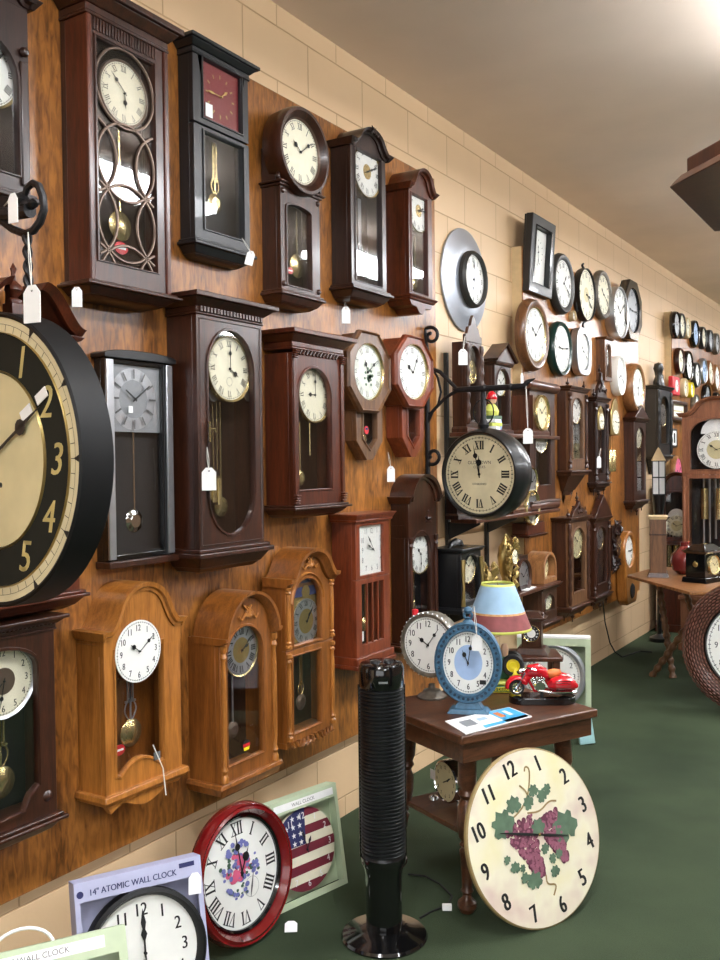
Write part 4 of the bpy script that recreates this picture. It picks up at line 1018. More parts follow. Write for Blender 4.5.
MB().tube([Q(455, 390), Q(485, 388.5), Q(512, 387), Q(524, 386), Q(529, 381), Q(535, 378.5)], [.014, .014, .014, .014, .009, .003], 9).lathe([(.012, -.012), (.018, 0), (.012, .012)], Q(485, 388), 'x', 10).lathe([(.012, -.012), (.018, 0), (.012, .012)], Q(511, 387), 'x', 10).build('arm', 'iron', hb)
sc = thing('station_clock', 'black double-sided round clock with aged roman dial hanging from the iron bracket', 'clock', (.330, 3.955, 1.436), -.10)
R = .197
MB().lathe([(R * .93, 0), (R * .96, -.012), (R * 1.0, -.014), (R * 1.03, -.004), (R * 1.04, .015), (R * 1.08, .035), (R * 1.10, .065), (R * 1.08, .095), (R * 1.04, .115), (R * 1.03, .135), (R * .97, .14), (0, .14)], (0, 0, 0), 'y', 64).build('drum', 'black', sc)
dial(sc, 0, 0, R * .93, .006, face='ivory', time=(11, 58), style='spade', wt=.2, nh=.22, nr=.74, bez=None)
mb = MB(); put_text(mb, 'OLD TOWN', 0, .055, .016, .0018, 1); put_text(mb, 'CLOCKS', 0, .034, .012, .0018, 1); put_text(mb, 'ESTABLISHED', 0, -.045, .009, .0018, 1); mb.build('maker_lettering', 'ink_soft', sc, smooth=0)
MB().lathe([(.022, .0), (.028, .02), (.02, .035), (.013, .05), (.013, .20)], (-.012, .065, R * 1.1 - .005), 'z', 16).build('hanging_pipe', 'iron', sc)
mb = MB().tube([(-.012 + .055 * math.cos(a), .065, R * 1.1 + .075 + .06 * math.sin(a)) for a in [2 * PI * i / 24 for i in range(24)]], .0035, 6, closed=True); mb.build('hanging_ring', 'iron', sc)

# ------------------------------------------------------------------ round and shaped wall clocks
def round_wall(label, cx, cy, rp, T, D, rim, fr=.8, name='wall_clock', shape='round', group=None, depth_rim=None, rx=None, **k):
    P = onX(cx, cy, T + D * .55); R = (onX(cx, cy - rp, T + D)[2] - onX(cx, cy + rp, T + D)[2]) / 2
    r = thing(name, label, 'wall clock', (T, P[1], P[2]), PI / 2, group)
    n = 40 if R > .14 else 28
    MB().lathe([(R * fr, -D + .012), (R * fr, -D * .8), (R * (fr + .3 * (1 - fr)), -D * .96), (R * (fr + .65 * (1 - fr)), -D), (R * .97, -D * .8), (R, -D * .4), (R * .97, -.001), (0, -.001)], (0, 0, 0), 'y', n, rx or 1).build('rim', rim, r)
    dial(r, 0, 0, R * fr, -D + .016, **{**dict(face='white', num='arabic', time=(10, 9), track=R > .14, sx=rx or 1), **k})
    return r
def shaped_wall(label, cx, cy, rp, aspect, T, D, rim, outl, fr=.72, **k):
    P = onX(cx, cy, T + D * .55); R = (onX(cx, cy - rp, T + D)[2] - onX(cx, cy + rp, T + D)[2]) / 2
    r = thing('wall_clock', label, 'wall clock', (T, P[1], P[2]), PI / 2)
    out = outl(R * aspect, R); hole = k.pop('hole', None) or ellipse(0, 0, R * aspect * fr, R * fr)
    MB().prism(out, [hole], -D, -.012).build('frame', rim, r, bevel=.004); MB().prism(offset_poly(out, -.004), [], -.011, -.001).build('back_plate', 'black', r)
    return r, R
# disc clock on the block wall
P = onX(465, 280.5, .014); R = .272
r = thing('wall_clock', 'large brushed steel disc wall clock on the cream block wall', 'wall clock', (.001, P[1], P[2]), PI / 2)
MB().lathe([(0, -.002), (R * .99, -.002), (R, -.008), (R * .99, -.014), (R * .75, -.03), (R * .56, -.048), (R * .54, -.048), (R * .54, -.03)], (0, 0, 0), 'y', 72).build('steel_disc', 'spun', r)
MB().lathe([(R * .46, -.03), (R * .48, -.080), (R * .5, -.085), (R * .545, -.07), (R * .55, -.03)], (0, 0, 0), 'y', 56).build('bezel', 'rim_dark', r)
dial(r, 0, 0, R * .48, -.058, face='white', num='arabic', time=(6, 0), wt=.14, bez=None, centre=('silver', .45))
# second board, top cluster
r, R = shaped_wall('black rectangular framed wall clock tilted forward at the top of the second board', 539, 257, 38, .84, T2, .055, 'blackpaint', lambda a, b: rect(-a, a, -b, b), hole=rect(-.13, .13, -.165, .165))
r.rotation_euler = (math.radians(4), 0, PI / 2)
MB().box(-.127, .127, -.02, -.016, -.162, .162).build('dial', 'white', r); dial(r, 0, .03, .09, -.018, num='bars', track=False, disc=False, time=(11, 30), nr=.8, nh=.1)
MB().sweep(rect(-.133, .133, -.168, .168), [(-.004, -.055), (0, -.062), (.006, -.055)], closed=True).build('inner_bead', 'gloss', r)
round_wall('dark grey weathered round wall clock right of the tilted black frame', 562, 284, 31, T2, .05, 'rim_dark', .76, time=(1, 20), num='roman')
r = round_wall('narrow-rimmed white wall clock with black scroll ornaments above and below', 585, 295, 27, T2, .05, 'black', .93, time=(3, 22), face='cream', centre=('parch', .3))
R = .165
MB().tube([(.03 * math.sin(t * 6), -.02, .15 + .06 * t) for t in [i / 10 for i in range(11)]], .008, 6).tube([(.03 * math.sin(t * 6), -.02, -.15 - .07 * t) for t in [i / 10 for i in range(11)]], .008, 6).build('scroll_ornament', 'iron', r)
MB().tube([(-.1, -.02, -.1), (-.15, -.02, -.13), (-.16, -.02, -.07)], .008, 6).tube([(.1, -.02, -.1), (.15, -.02, -.13), (.16, -.02, -.07)], .008, 6).build('side_scroll', 'iron', r)
round_wall('pewter grey round wall clock beside the scroll-ornament clock', 602, 295, 25, T2, .05, 'aged_silver', .78, face='cream', time=(10, 20), num='roman')
round_wall('thin bright silver round wall clock next to the black octagonal one', 617, 313, 27, T2, .075, 'silver', .88, num='roman')
r, R = shaped_wall('black octagonal wall clock at the right end of the top cluster', 630, 311, 30, 1.0, T2, .07, 'gloss', lambda a, b: octagon(0, 0, a, b), fr=.74)
dial(r, 0, 0, R * .72, -.05, face='grey_face', num='roman', time=(9, 15))
round_wall('brown wooden round wall clock below the tilted black frame', 533, 335, 37, T2, .06, 'frame_brown', .74, num='arabic', time=(10, 8), bez=('brass', .006, .01))
round_wall('dark green round wall clock on the second board', 560, 349, 28, T2, .055, 'rim_green', .82, time=(9, 14))
r, R = shaped_wall('silver cushion-shaped wall clock beside the green one', 581, 352, 24, .92, T2, .06, 'silver', lambda a, b: [(a * math.copysign(abs(math.cos(t)) ** .6, math.cos(t)), b * math.copysign(abs(math.sin(t)) ** .6, math.sin(t))) for t in [2 * PI * i / 40 for i in range(40)]], fr=.76)
dial(r, 0, 0, R * .74, -.045, num='arabic', time=(10, 20), sx=.92)
round_wall('tiny peach round wall clock tucked under the scroll-ornament clock', 573, 316, 5.5, T2, .03, 'doorcream', .8, num=None, simple=True)
round_wall('plain white oval wall clock left of the copper round one', 618.5, 376, 20.5, T2, .06, 'white', .84, num='arabic', time=(8, 20), rx=.8)
round_wall('copper coloured round wall clock at the right edge of the second board', 634.5, 388, 25.5, T2, .085, 'copperwood', .76, num='arabic', time=(6, 5), bez=('brass', .006, .01))
W = Wall('wall_clock', 'narrow brown wooden wall clock with tall white dial panel', 'wall clock', 596, 605, 612, 340, 381, T2)
body(W, 'frame_brown', 0, W.h); door(W, 'frame_brown', rect(-W.w / 2, W.w / 2, 0, W.h), arch(-W.w / 2 + .03, W.w / 2 - .03, .03, W.h - .03)); dial(W.root, 0, W.h / 2 + .02, min(W.w, W.h) * .36, -W.D + .02, num='arabic', time=(10, 10))
steps(W, 'frame_brown', [(W.h, W.h + .015, .012, .018)], 'cornice')

# Vienna regulators etc. on the second board
def vienna(label, xb, xl, xr, yt, yb, mat, T=T2, crest=None, drop=None, cols=True, dial_y=None, face='white', trim=None, dr=.38, D=None, crest_h=.1, drop_h=.12, name='wall_clock', wood2=None, seed=1, **k):
    W = Wall(name, label, 'wall clock', xb, xl, xr, yt, yb, T, D=D)
    trim = trim or mat; w, h = W.w, W.h
    body(W, mat, 0, h, back='darkback')
    mg = w * .2; door(W, trim, rect(-w / 2, w / 2, 0, h), arch(-w / 2 + mg, w / 2 - mg, mg * 1.1, h - mg * .6, mg * 1.2, 10))
    steps(W, mat, [(h, h + .012, .012, .014), (h + .012, h + .03, .02, .03)], 'cornice')
    steps(W, mat, [(-.012, 0, .03, .026), (-.035, -.012, .012, .016)], 'base_moulding')
    if cols:
        for s in (-1, 1): column(W, mat, s * (w / 2 - .008), .01, h - .01, .012, kind='rope' if cols == 'rope' else 'turned')
    if crest == 'carved':
        q = random.Random(seed); mb = MB().prism([(-w * .4, h + .03), (w * .4, h + .03), (w * .3, h + .03 + crest_h * .4), (w * .12, h + .03 + crest_h * .6), (0, h + .03 + crest_h), (-w * .12, h + .03 + crest_h * .6), (-w * .3, h + .03 + crest_h * .4)], [], -W.D - .01, -W.D + .012)
        mb.build('crest', mat, W.root, bevel=.002); carving(W, mat, 0, h + .03 + crest_h * .3, crest_h * .5, -W.D - .012, seed=seed)
        for s in (-1, 0, 1): finial(W, mat, s * w * .45, h + .028 + (crest_h if s == 0 else 0), .06, -W.D + .01, .012)
    elif crest == 'pediment':
        MB().prism([(-w / 2 - .03, h + .03), (w / 2 + .03, h + .03), (0, h + .03 + crest_h)], [], -W.D - .02, -.01).build('pediment', mat, W.root, bevel=.003)
        finial(W, mat, 0, h + .028 + crest_h, .06, -W.D + .02, .013)
    elif crest == 'spires':
        for s in (-1, 1): finial(W, mat, s * w * .48, h + .029, .055, -W.D + .01, .013)
    if drop:
        steps(W, mat, [(-.035 - drop_h * .5, -.035, -.06, -.005), (-.035 - drop_h, -.035 - drop_h * .5, -.1, -.07)] if drop == 'taper' else [(-.07, -.035, -.03, .0)], 'bottom_bracket')
        for s in (-1, 0, 1) if drop != 'taper' else (0,): finial(W, mat, s * w * .42, -.034 - (drop_h if drop == 'taper' else .03 if s == 0 else 0), .06, -W.D * .6, .014, name='drop_finial', down=True)
    R = min(w * (.5 - .2) * .98, .14) if dr == .38 else w * dr
    zc = W.z(dial_y) if dial_y else h - mg * .6 - R * 1.1
    dial(W.root, 0, zc, R, -W.D + .016, face=face, time=k.get('time', (10, 8)), bez=('brass', .004, .006), track=False)
    pendulum(W.root, 0, zc - R, max(.08, zc - R - h * .4), R * .4, -W.D + .055)
    return W
W = vienna('dark brown wall clock with rolled cornice, partly behind the hanging station clock', 512, 530, 555, 392, 500, 'walnut_dark', cols=False, dial_y=432, face='white', crest=None, dr=.3)
MB().lathe([(0, -W.w / 2 - .04), (.022, -W.w / 2 - .04), (.03, -W.w / 2 - .02), (.03, W.w / 2 + .02), (.022, W.w / 2 + .04), (0, W.w / 2 + .04)], (0, -W.D + .0, W.h + .03), 'x', 16).build('rolled_cornice', 'shelfwood', W.root)
MB().lathe([(0, -W.w / 2 - .03), (.02, -W.w / 2 - .03), (.028, -W.w / 2 - .01), (.028, W.w / 2 + .01), (.02, W.w / 2 + .03), (0, W.w / 2 + .03)], (0, -W.D + .0, -.03), 'x', 16).build('rolled_base', 'shelfwood', W.root)
vienna('brown regulator with turned spires and tapering carved bottom, centre of the second board', 557, 569, 586, 392, 470, 'walnut_dark', trim='walnut', crest='spires', drop='taper', dial_y=408, dr=.3, drop_h=.2)
vienna('black wall clock with carved openwork crest, centre of the second board', 588, 595, 607, 402, 482, 'espresso', crest='carved', drop='flat', crest_h=.18, dial_y=420, face='silver', dr=.26, seed=2)
vienna('tall brown wall clock with leaded glass and pointed hood at the board edge', 624, 634, 646, 422, 500, 'mahog', crest='pediment', drop='flat', crest_h=.1, dial_y=436, face='cream', cols=False, dr=.28)
vienna('light brown regulator with spindle columns and carved crest, lower row of the second board', 552, 569, 588, 521, 604, 'walnut_dark', trim='walnut', crest='carved', cols='rope', drop='flat', dial_y=541, face='parch', dr=.3, seed=4)
vienna('dark regulator with pointed pediment and drop finials, lower row of the second board', 589, 594, 609, 521, 594, 'mahog', crest='pediment', drop='flat', crest_h=.16, dial_y=538, face='silver', dr=.24)
# black carved clock on bare wall
W = vienna('black carved hanging clock with figure on top, left of the third board', 645, 658, 671, 390, 455, 'black', T=.002, crest=None, drop='taper', cols='rope', dial_y=415, face='silver', dr=.22, drop_h=.13)
bd = MB().lathe([(0, 0), (.05, .01), (.045, .05), (.03, .09), (.035, .13), (.045, .16), (.035, .2), (0, .215)], (.0, -W.D + .05, W.h + .03), 'z', 16).tube([(-.07, -W.D + .04, W.h + .05), (-.05, -W.D + .04, W.h + .12), (0, -W.D + .04, W.h + .1), (.06, -W.D + .04, W.h + .13), (.08, -W.D + .04, W.h + .06)], .018, 8); bd.build('carved_figure', 'black', W.root)
# wag on the wall with brass weights, and a small dial clock, blue label
def wag(label, cx, cy, rp, sh, T=.12, weights=True, face='gold'):
    P = onX(cx, cy, T + .06); R = (onX(cx, cy - rp, T)[2] - onX(cx, cy + rp, T)[2]) / 2
    r = thing('wall_clock', label, 'wall clock', (T2, P[1], P[2]), PI / 2)
    k = T - T2
    MB().box(-R * .8, R * .8, -k, -.001, -R * .9, R * .9).build('movement_box', 'walnut_dark', r, bevel=.004)
    MB().prism([(-R, -R * .9), (R, -R * .9), (R * .95, R * .6), (R * .5, R * 1.4), (0, R * 1.7), (-R * .5, R * 1.4), (-R * .95, R * .6)], [], -k - .012, -k - .001).build('crested_plate', face, r, bevel=.003)
    dial(r, 0, 0, R * .82, -k - .014, face='cream', time=(9, 15), track=False)
    if weights:
        for s in (-1, 1):
            MB().tube([(s * R * .35, -k * .6, -R * .8), (s * R * .35, -k * .6, -sh)], .002, 5).build('chain', 'brass', r)
            MB().lathe([(0, -.16), (.022, -.16), (.025, -.15), (.025, -.01), (.018, 0), (0, 0)], (s * R * .35, -k * .6, -sh), 'z', 14).build('weight', 'brass', r)
        MB().tube([(0, -k * .5, -R * .8), (0, -k * .5, -sh - .55)], .0025, 5).build('pendulum_rod', 'brass', r)
    return r
wag('wag-on-the-wall clock with gilt crested dial and two brass weights', 622, 422, 14, .20)
r = wag('small gilt-dial hanging clock left of the brass-weight clock', 608, 421, 9, .1, weights=False)
r = thing('advertising_card', 'small blue card hanging below the gilt dials on the second board', 'card', onX(608, 466, T2 + .004), PI / 2)
MB().box(-.06, .06, -.003, .003, -.06, .06).build('card', 'navy', r); MB().box(-.03, .03, -.0045, -.0035, -.045, .01).build('printed_picture', 'blueface', r)
# cuckoo-like dark carved clock
W = Wall('cuckoo_clock', 'dark carved leafy hanging clock in the lower row of the second board', 'wall clock', 609, 612, 621, 525, 572, T2)
body(W, 'espresso', .02, W.h, back='darkback')
mb = MB(); q = random.Random(4)
for i in range(40):
    x, z = q.uniform(-W.w / 2, W.w / 2), q.uniform(0, W.h + .03); a = q.uniform(0, 6.28)
    mb.tube([(x - .03 * math.cos(a), -W.D - .002, z - .03 * math.sin(a)), (x, -W.D - .014, z), (x + .03 * math.cos(a + .5), -W.D - .002, z + .03 * math.sin(a + .5))], [.003, .012, .003], 6)
mb.box(-W.w / 2, W.w / 2, -W.D - .001, -W.D + .02, .02, W.h).build('carved_front', 'espresso', W.root)
dial(W.root, 0, W.h * .55, .07, -W.D - .016, face='espresso', num='arabic', col='ink_gold', hcol='ink_gold', track=False)
# oak teardrop
W = Wall('wall_clock', 'light oak teardrop wall clock with round white dial, beside the folding table', 'wall clock', 621.5, 625, 639, 529, 604, T2, D=.08)
ox, oz = W.p(630.5, 551); Rz = W.r(631, 551, 20)
out = [(ox + Rz * 1.02 * math.cos(a), oz + Rz * math.sin(a)) for a in [math.radians(-35 + 250 * i / 24) for i in range(25)]] + [(-W.w * .42, .12), (-W.w * .36, .03), (-W.w * .25, 0), (W.w * .25, 0), (W.w * .36, .03), (W.w * .42, .12)]
MB().prism(out, [ellipse(ox, oz, Rz * .76, Rz * .76, 32)], -W.D, -.002).build('case', 'oak', W.root, bevel=.012)
MB().prism(offset_poly(out, -.02), [], -.012, -.0025).build('back_board', 'oak_dark', W.root)
dial(W.root, ox, oz, Rz * .77, -W.D + .02, face='white', num='roman', time=(3, 15), bez=('brass', .005, .008), style='spade')
MB().lathe([(0, -.01), (.05, -.008), (.06, 0)], (0, -W.D, .10), 'y', 20).build('pendulum_window', 'darkback', W.root)

# ------------------------------------------------------------------ shelves on standards between the two boards
SX = .215
for z, lb in ((1.64, 'brown wooden wall shelf at eye level holding the mantel clocks'), (1.21, 'brown wooden wall shelf just under the hanging station clock'), (.775, 'lowest brown wooden wall shelf, behind the lamp')):
    s_ = thing('wall_shelf', lb, 'shelf', (0, 4.765, z - .02))
    MB().box(.072, SX, -.595, .595, 0, .02).build('shelf_board', 'shelfwood', s_, bevel=.003)
    for y in (-.5, -.02): MB().box(.0, .19, y - .006, y + .006, -.012, -.0005).prism([(.02, -.09), (.19, -.012), (.02, -.012)], [], y - .004, y + .004).build('bracket', 'rim_dark', s_)
for y in (4.265, 4.745):
    o = MB().box(0, .018, -.012, .012, 0, 1.55).build('shelf_standard', 'rim_dark', smooth=0); o.location = (0.0005, y, .5)
    tag(o, 'dark metal shelf standard on the block wall ' + ('left, beside the oak board' if y < 4.5 else 'right, behind the gilt figure clock'), 'shelf rail')

def mantel(label, xb, xl, xr, yt, yb, mat, T=.078, D=None, top='flat', zbase=None, face='white', dr=.4, dial_py=None, cols=False, name='mantel_clock', crest_h=.08, glass=True, bezel='brass', **k):
    W = Wall(name, label, 'mantel clock', xb, xl, xr, yt, yb, T, D=D)
    if zbase is not None: W.h = W.zb + W.h - zbase; W.zb = zbase; W.root.location.z = zbase
    w, h = W.w, W.h; r = W.root
    steps(W, mat, [(0, .02, .012, .012), (.02, .03, .012, .002)], 'plinth', bevel=.002)
    body(W, mat, .03, h, back='darkback')
    R = w * dr; zc = (W.z(dial_py) if dial_py else h - R * 1.3)
    if k.get('solid'):
        MB().prism(rect(-w / 2, w / 2, .03, h), [], -W.D, -W.D + .02).build('front_panel', mat, r)
        dial(r, 0, zc, R, -W.D - .004, face=face, time=(10, 9), bez=(bezel, .012, .02), track=False)
    else:
        door(W, mat, rect(-w / 2, w / 2, .03, h), arch(-w / 2 + .025, w / 2 - .025, .055, h - .015, w * .4, 12))
        dial(r, 0, zc, R, -W.D + .02, face=face, time=(10, 9), bez=(bezel, .004, .006), track=False)
    if top == 'flat': steps(W, mat, [(h, h + .012, .006, .012), (h + .012, h + .022, .016, .018)], 'top_moulding')
    elif top == 'gable':
        steps(W, mat, [(h, h + .015, .01, .016)], 'top_moulding'); MB().prism([(-w / 2 - .02, h + .015), (w / 2 + .02, h + .015), (0, h + .015 + crest_h)], [], -W.D - .02, -.004).build('pediment', mat, r, bevel=.003)
        MB().sweep([(-w / 2 - .025, h + .02), (0, h + .02 + crest_h), (w / 2 + .025, h + .02)], [(0, -.003), (0, -W.D - .03), (.012, -W.D - .035), (.012, -.003)]).build('roof_moulding', mat, r)
    elif top == 'crest':
        P = [(-w / 2, h), (w / 2, h), (w / 2, h + crest_h * .25), (w * .38, h + crest_h * .3), (w * .3, h + crest_h * .55), (w * .18, h + crest_h * .6), (w * .1, h + crest_h * .85), (0, h + crest_h), (-w * .1, h + crest_h * .85), (-w * .18, h + crest_h * .6), (-w * .3, h + crest_h * .55), (-w * .38, h + crest_h * .3), (-w / 2, h + crest_h * .25)]
        MB().prism(P, [], -W.D - .001, -W.D + .016).build('crest', mat, r, bevel=.002)
        for s in (-1, 1): column(W, mat, s * (w / 2 - .012), .04, h - .01, .012, kind='rope')
    return W
mantel('tall walnut mantel clock with pierced crest on the eye-level shelf under the steel disc', 452, 466, 482, 343, 432, 'walnut_dark', top='crest', zbase=1.6405, face='brass', dr=.3, crest_h=.14, dial_py=372)
mantel('mahogany mantel clock with pointed gable roof behind the red-capped figurine', 484, 495, 511, 366, 434, 'mahog', top='gable', zbase=1.6405, crest_h=.09, dr=.32)
mantel('brown box mantel clock with brass porthole bezel above the shelf end', 512, 533, 547, 396, 436, 'shelfwood', top='none', zbase=1.6405, solid=True, face='ivory', dr=.42, dial_py=413)
mantel('black arched mantel clock half hidden behind the hanging station clock', 436, 457, 474, 478, 520, 'espresso', top='none', zbase=1.2105, dr=.36, T=.074, D=.06)
# tambour
W = mantel('brown tambour mantel clock with silver dial on the shelf right of the station clock', 498, 512, 547, 487, 507, 'shelfwood', top='none', zbase=1.2105, face='silver', dr=.17, solid=True, T=.078, D=.1)
MB().prism([(-W.w * .48 + .96 * W.w * i / 24, W.h - .03 + .16 * math.exp(-((i - 12) / 6.0) ** 2)) for i in range(24, -1, -1)] + [(-W.w * .48, .03), (W.w * .48, .03)][::1], [], -W.D - .0015, -.003).build('humped_case', 'shelfwood', W.root)
dial(W.root, 0, W.h + .03, .075, -W.D - .006, face='silver', bez=('brass', .006, .012), track=False)
# black slate-like mantel clock with crest and gilt trim
W = mantel('large black mantel clock with gilt mounts on the lowest wall shelf', 438, 461, 481, 552, 605, 'black', top='flat', zbase=.7755, face='cream', dr=.36, D=.16, T=.078, dial_py=566)
for s in (-1, 1): MB().tube([(s * (W.w / 2 - .01), -W.D - .006, .04), (s * (W.w / 2 - .004), -W.D - .012, .12), (s * (W.w / 2 - .012), -W.D - .006, W.h * .9)], [.012, .006, .012], 8).build('gilt_mount', 'gold', W.root)
MB().tube([(-.08, -W.D * .5, W.h + .02), (-.05, -W.D * .5, W.h + .04), (0, -W.D * .5, W.h + .045), (.05, -W.D * .5, W.h + .04), (.08, -W.D * .5, W.h + .02)], [.006, .014, .02, .014, .006], 8).build('leaf_crest', 'black', W.root)
# rococo gilt clock
def rococo(label, px, y0, y1, X, zb, k=1):
    P = onX(px, y1, X); r = thing('rococo_clock', label, 'figurine clock' if k == 1 else 'figurine', (X, P[1], zb), PI / 2)
    H = onX(px, y0, X)[2] - zb; mb = MB()
    mb.lathe([(0, 0), (.055, 0), (.06, .012), (.04, .03), (.03, H * .25), (.045, H * .35), (.055, H * .5), (.06, H * .62), (.05, H * .78), (.02, H * .88), (.012, H * .95), (0, H)], (0, 0, 0), 'z', 14, 1, .7)
    q = random.Random(3)
    for i in range(26):
        z = q.uniform(.02, H * .85); s = q.choice((-1, 1)); x = s * q.uniform(.03, .06)
        mb.tube([(x * .6, -.03, z), (x * 1.3, -.045, z + .02), (x * 1.15, -.03, z + .045), (x * .7, -.03, z + .03)], [.008, .010, .007, .004], 6)
    mb.build('gilt_case', 'gold', r)
    if k == 1: dial(r, 0, H * .62, .038, -.05, face='cream', track=False, bez=('brass', .004, .006))
    return r
rococo('ornate gilt rococo clock on the lowest shelf above the lamp shade', 506, 533, 583, .15, .7755)
r = rococo('small gilt figurine between the black mantel clock and the rococo clock', 484, 564, 584, .17, .7755, 2); r.name = 'gilt_figurine'
round_m = mantel('small dark round-top mantel clock with silver dial right of the gilt rococo clock', 512, 515, 528, 556, 583, 'espresso', top='none', zbase=.7755, face='silver', dr=.46, D=.08, T=.078, solid=True, bezel='walnut_dark')
# arched wooden mantel
W = Wall('mantel_clock', 'arched honey wooden mantel clock with gold dial on the end of the lowest shelf', 'mantel clock', 533, 544, 557, 548, 579, .078, D=.12); W.root.location.z = .7755
o_ = arch(-W.w / 2, W.w / 2, 0, W.h, min(W.w / 2, W.h * .6))
MB().prism(o_, [offset_poly(arch(-W.w / 2 + .02, W.w / 2 - .02, .03, W.h - .02, min(W.w / 2, W.h * .6) - .02), 0)], -W.D, -.002).build('case', 'copperwood', W.root, bevel=.003)
MB().prism(offset_poly(o_, -.01), [], -W.D * .6, -.004).build('dial_plate', 'brass', W.root); dial(W.root, 0, W.h * .5, W.w * .36, -W.D * .6 - .002, face='parch', num='roman', track=False)
pc = MB().box(-.05, .05, -.09, .09, 0, .002).build('paper_sheet', 'paper', smooth=0); pc.location = (.15, 4.93, .7755); pc.rotation_euler = (0, 0, .1); tag(pc, 'white sheet of paper lying on the lowest wall shelf', 'paper')
# clock and bracket under the shelves
vienna('small brown wall clock hanging under the lowest shelf', 530, 542, 557, 589, 620, 'walnut_dark', cols=False, D=.12, face='cream', dial_y=598, dr=.28)
W = Wall('wall_clock', 'small red-brown wooden clock base showing just under the middle shelf', 'wall clock', 524, 528, 545, 522, 534, T2, D=.1)
MB().box(-W.w / 2, W.w / 2, -W.D, -.001, 0, W.h).build('case', 'mahog_red', W.root, bevel=.006); steps(W, 'mahog_red', [(-.015, 0, .005, .02)], 'base_moulding')
# figurine with books
P = onX(502, 434, .17)
r = thing('figurine', 'ceramic figurine in red cap sitting on stacked green and white books', 'figurine', (.172, P[1] - .14, 1.6405), PI / 2); r.scale = (.8, .8, .8)
for i, (c_, a_) in enumerate((('maroon', 0), ('paper', .2), ('lime', -.15), ('paper', .1), ('leaf', -.1))):
    MB().box(-.06, .06, -.045, .045, 0, .022).xform(Matrix.Translation((0, 0, .0005 + i * .0225)) @ Matrix.Rotation(a_, 4, 'Z')).build('book', c_, r, bevel=.002)
MB().lathe([(0, 0), (.045, .002), (.05, .03), (.035, .06), (.022, .075), (0, .078)], (0, 0, .113), 'z', 16).build('body', 'lime', r)
hd = MB().lathe([(0, -.03), (.022, -.02), (.03, 0), (.024, .02), (0, .03)], (0, -.005, .215), 'z', 16).build('head', 'skin', r)
MB().lathe([(.033, -.004), (.036, .006), (.03, .03), (.012, .05), (0, .052)], (0, -.003, .222), 'z', 16).build('cap', 'bikered', r)
MB().lathe([(0, -.05), (.03, -.045), (.04, .0), (.032, .045), (0, .05)], (.075, -.0, .055), 'z', 16).build('white_jar', 'blueface', r)

# ------------------------------------------------------------------ third board: rows of small round clocks
B3 = [  # cx, cy, r, rim, face, words, dark side
 (675.5, 325, 14, 'gloss', 'grey_face', 'black round wall clock seen edge-on, first of the top row on the third board'),
 (681, 326, 13, 'rim_dark', 'cream', 'dark grey round wall clock, second of the top row on the third board'),
 (686.5, 328, 11, 'doorcream', 'cream', 'small cream round wall clock, third of the top row on the third board'),
 (694.5, 334, 14, 'gloss', 'blueface', 'black round wall clock with bluish dial in the top row of the third board'),
 (702.5, 338, 11.5, 'black', 'cream', 'black round wall clock with cream dial right of the bluish one, third board'),
 (709.5, 341, 11.5, 'rim_dark', 'grey_face', 'grey round wall clock second from the photo edge, third board top row'),
 (716, 344, 11, 'aged_silver', 'grey_face', 'pewter round wall clock at the photo edge, third board top row'),
 (679.5, 361, 13.5, 'mahog', 'cream', 'dark red wooden round wall clock starting the second row of the third board'),
 (688, 366, 15.5, 'gloss', 'white', 'large black round wall clock in the second row of the third board'),
 (696, 375, 13, 'rim_dark', 'white', 'grey-rimmed white wall clock third in the second row of the third board'),
 (703, 371, 13, 'silver', 'blueface', 'silver round wall clock with blue dial in the second row of the third board'),
 (709.5, 373, 13, 'copperwood', 'cream', 'tan round wall clock in the second row of the third board'),
 (716, 378, 14, 'copperwood', 'white', 'copper round wall clock at the photo edge, second row of the third board'),
 (684, 388, 10, 'doorcream', 'cream', 'small peach round wall clock right of the red one on the third board'),
 (690.5, 390, 8, 'yellow', 'white', 'small yellow round wall clock on the third board'),
 (695.5, 405, 11, 'aged_silver', 'white', 'pewter round wall clock above the grandfather clock crest'),
 (706.5, 398, 14, 'gloss', 'grey_face', 'black round wall clock right above the grandfather clock'),
 (716.5, 404, 12, 'black', 'cream', 'black and cream round wall clock above the grandfather clock at the photo edge'),
]
for cx, cy, rp, rim, face, lb in B3:
    round_wall(lb, cx, cy, rp, T2, .05, rim, .8, face=face, num='bars', track=False, group='round clocks on the third board', time=(10, 9))
P = onX(677.5, 386, .12)
r = thing('wall_clock', 'bright red rectangular wall clock on the third board', 'wall clock', (T2, P[1], P[2]), PI / 2)
MB().box(-.13, .13, -.045, -.001, -.085, .085).build('case', 'red', r, bevel=.01); dial(r, 0, 0, .055, -.046, face='white', num='bars', track=False)
P = onX(681, 411, .12)
r = thing('wall_clock', 'brown wooden wall sign clock with white lettered panel left of the grandfather clock crest', 'wall clock', (T2, P[1], P[2]), PI / 2)
MB().prism(rect(-.3, .3, -.095, .095), [rect(-.25, .25, -.06, .06)], -.05, -.001).build('frame', 'walnut_dark', r, bevel=.01); MB().box(-.255, .255, -.02, -.002, -.065, .065).build('panel', 'parch', r)
mb = MB()
for i in range(6):
    for j in range(2): mb.box(-.22 + i * .075, -.175 + i * .075, -.028, -.02, -.05 + j * .055, -.008 + j * .055)
mb.build('lettering', 'paper', r)
P = onX(677, 438, .12)
r = thing('wall_plaque', 'black plaque with white label below the wooden sign clock', 'plaque', (T2, P[1], P[2]), PI / 2)
MB().box(-.12, .12, -.03, -.001, -.085, .085).build('board', 'black', r, bevel=.003); MB().box(-.08, .06, -.033, -.03, -.065, .065).build('label', 'paper', r); MB().box(-.04, .02, -.035, -.033, -.045, .045).build('mark', 'ink', r)
P = onX(676, 475, .12)
r = round_wall('oval peach and green wall clock left of the grandfather clock', 677, 474, 19, T2, .05, 'copperwood', .84, face='pink', num='bars', track=False)
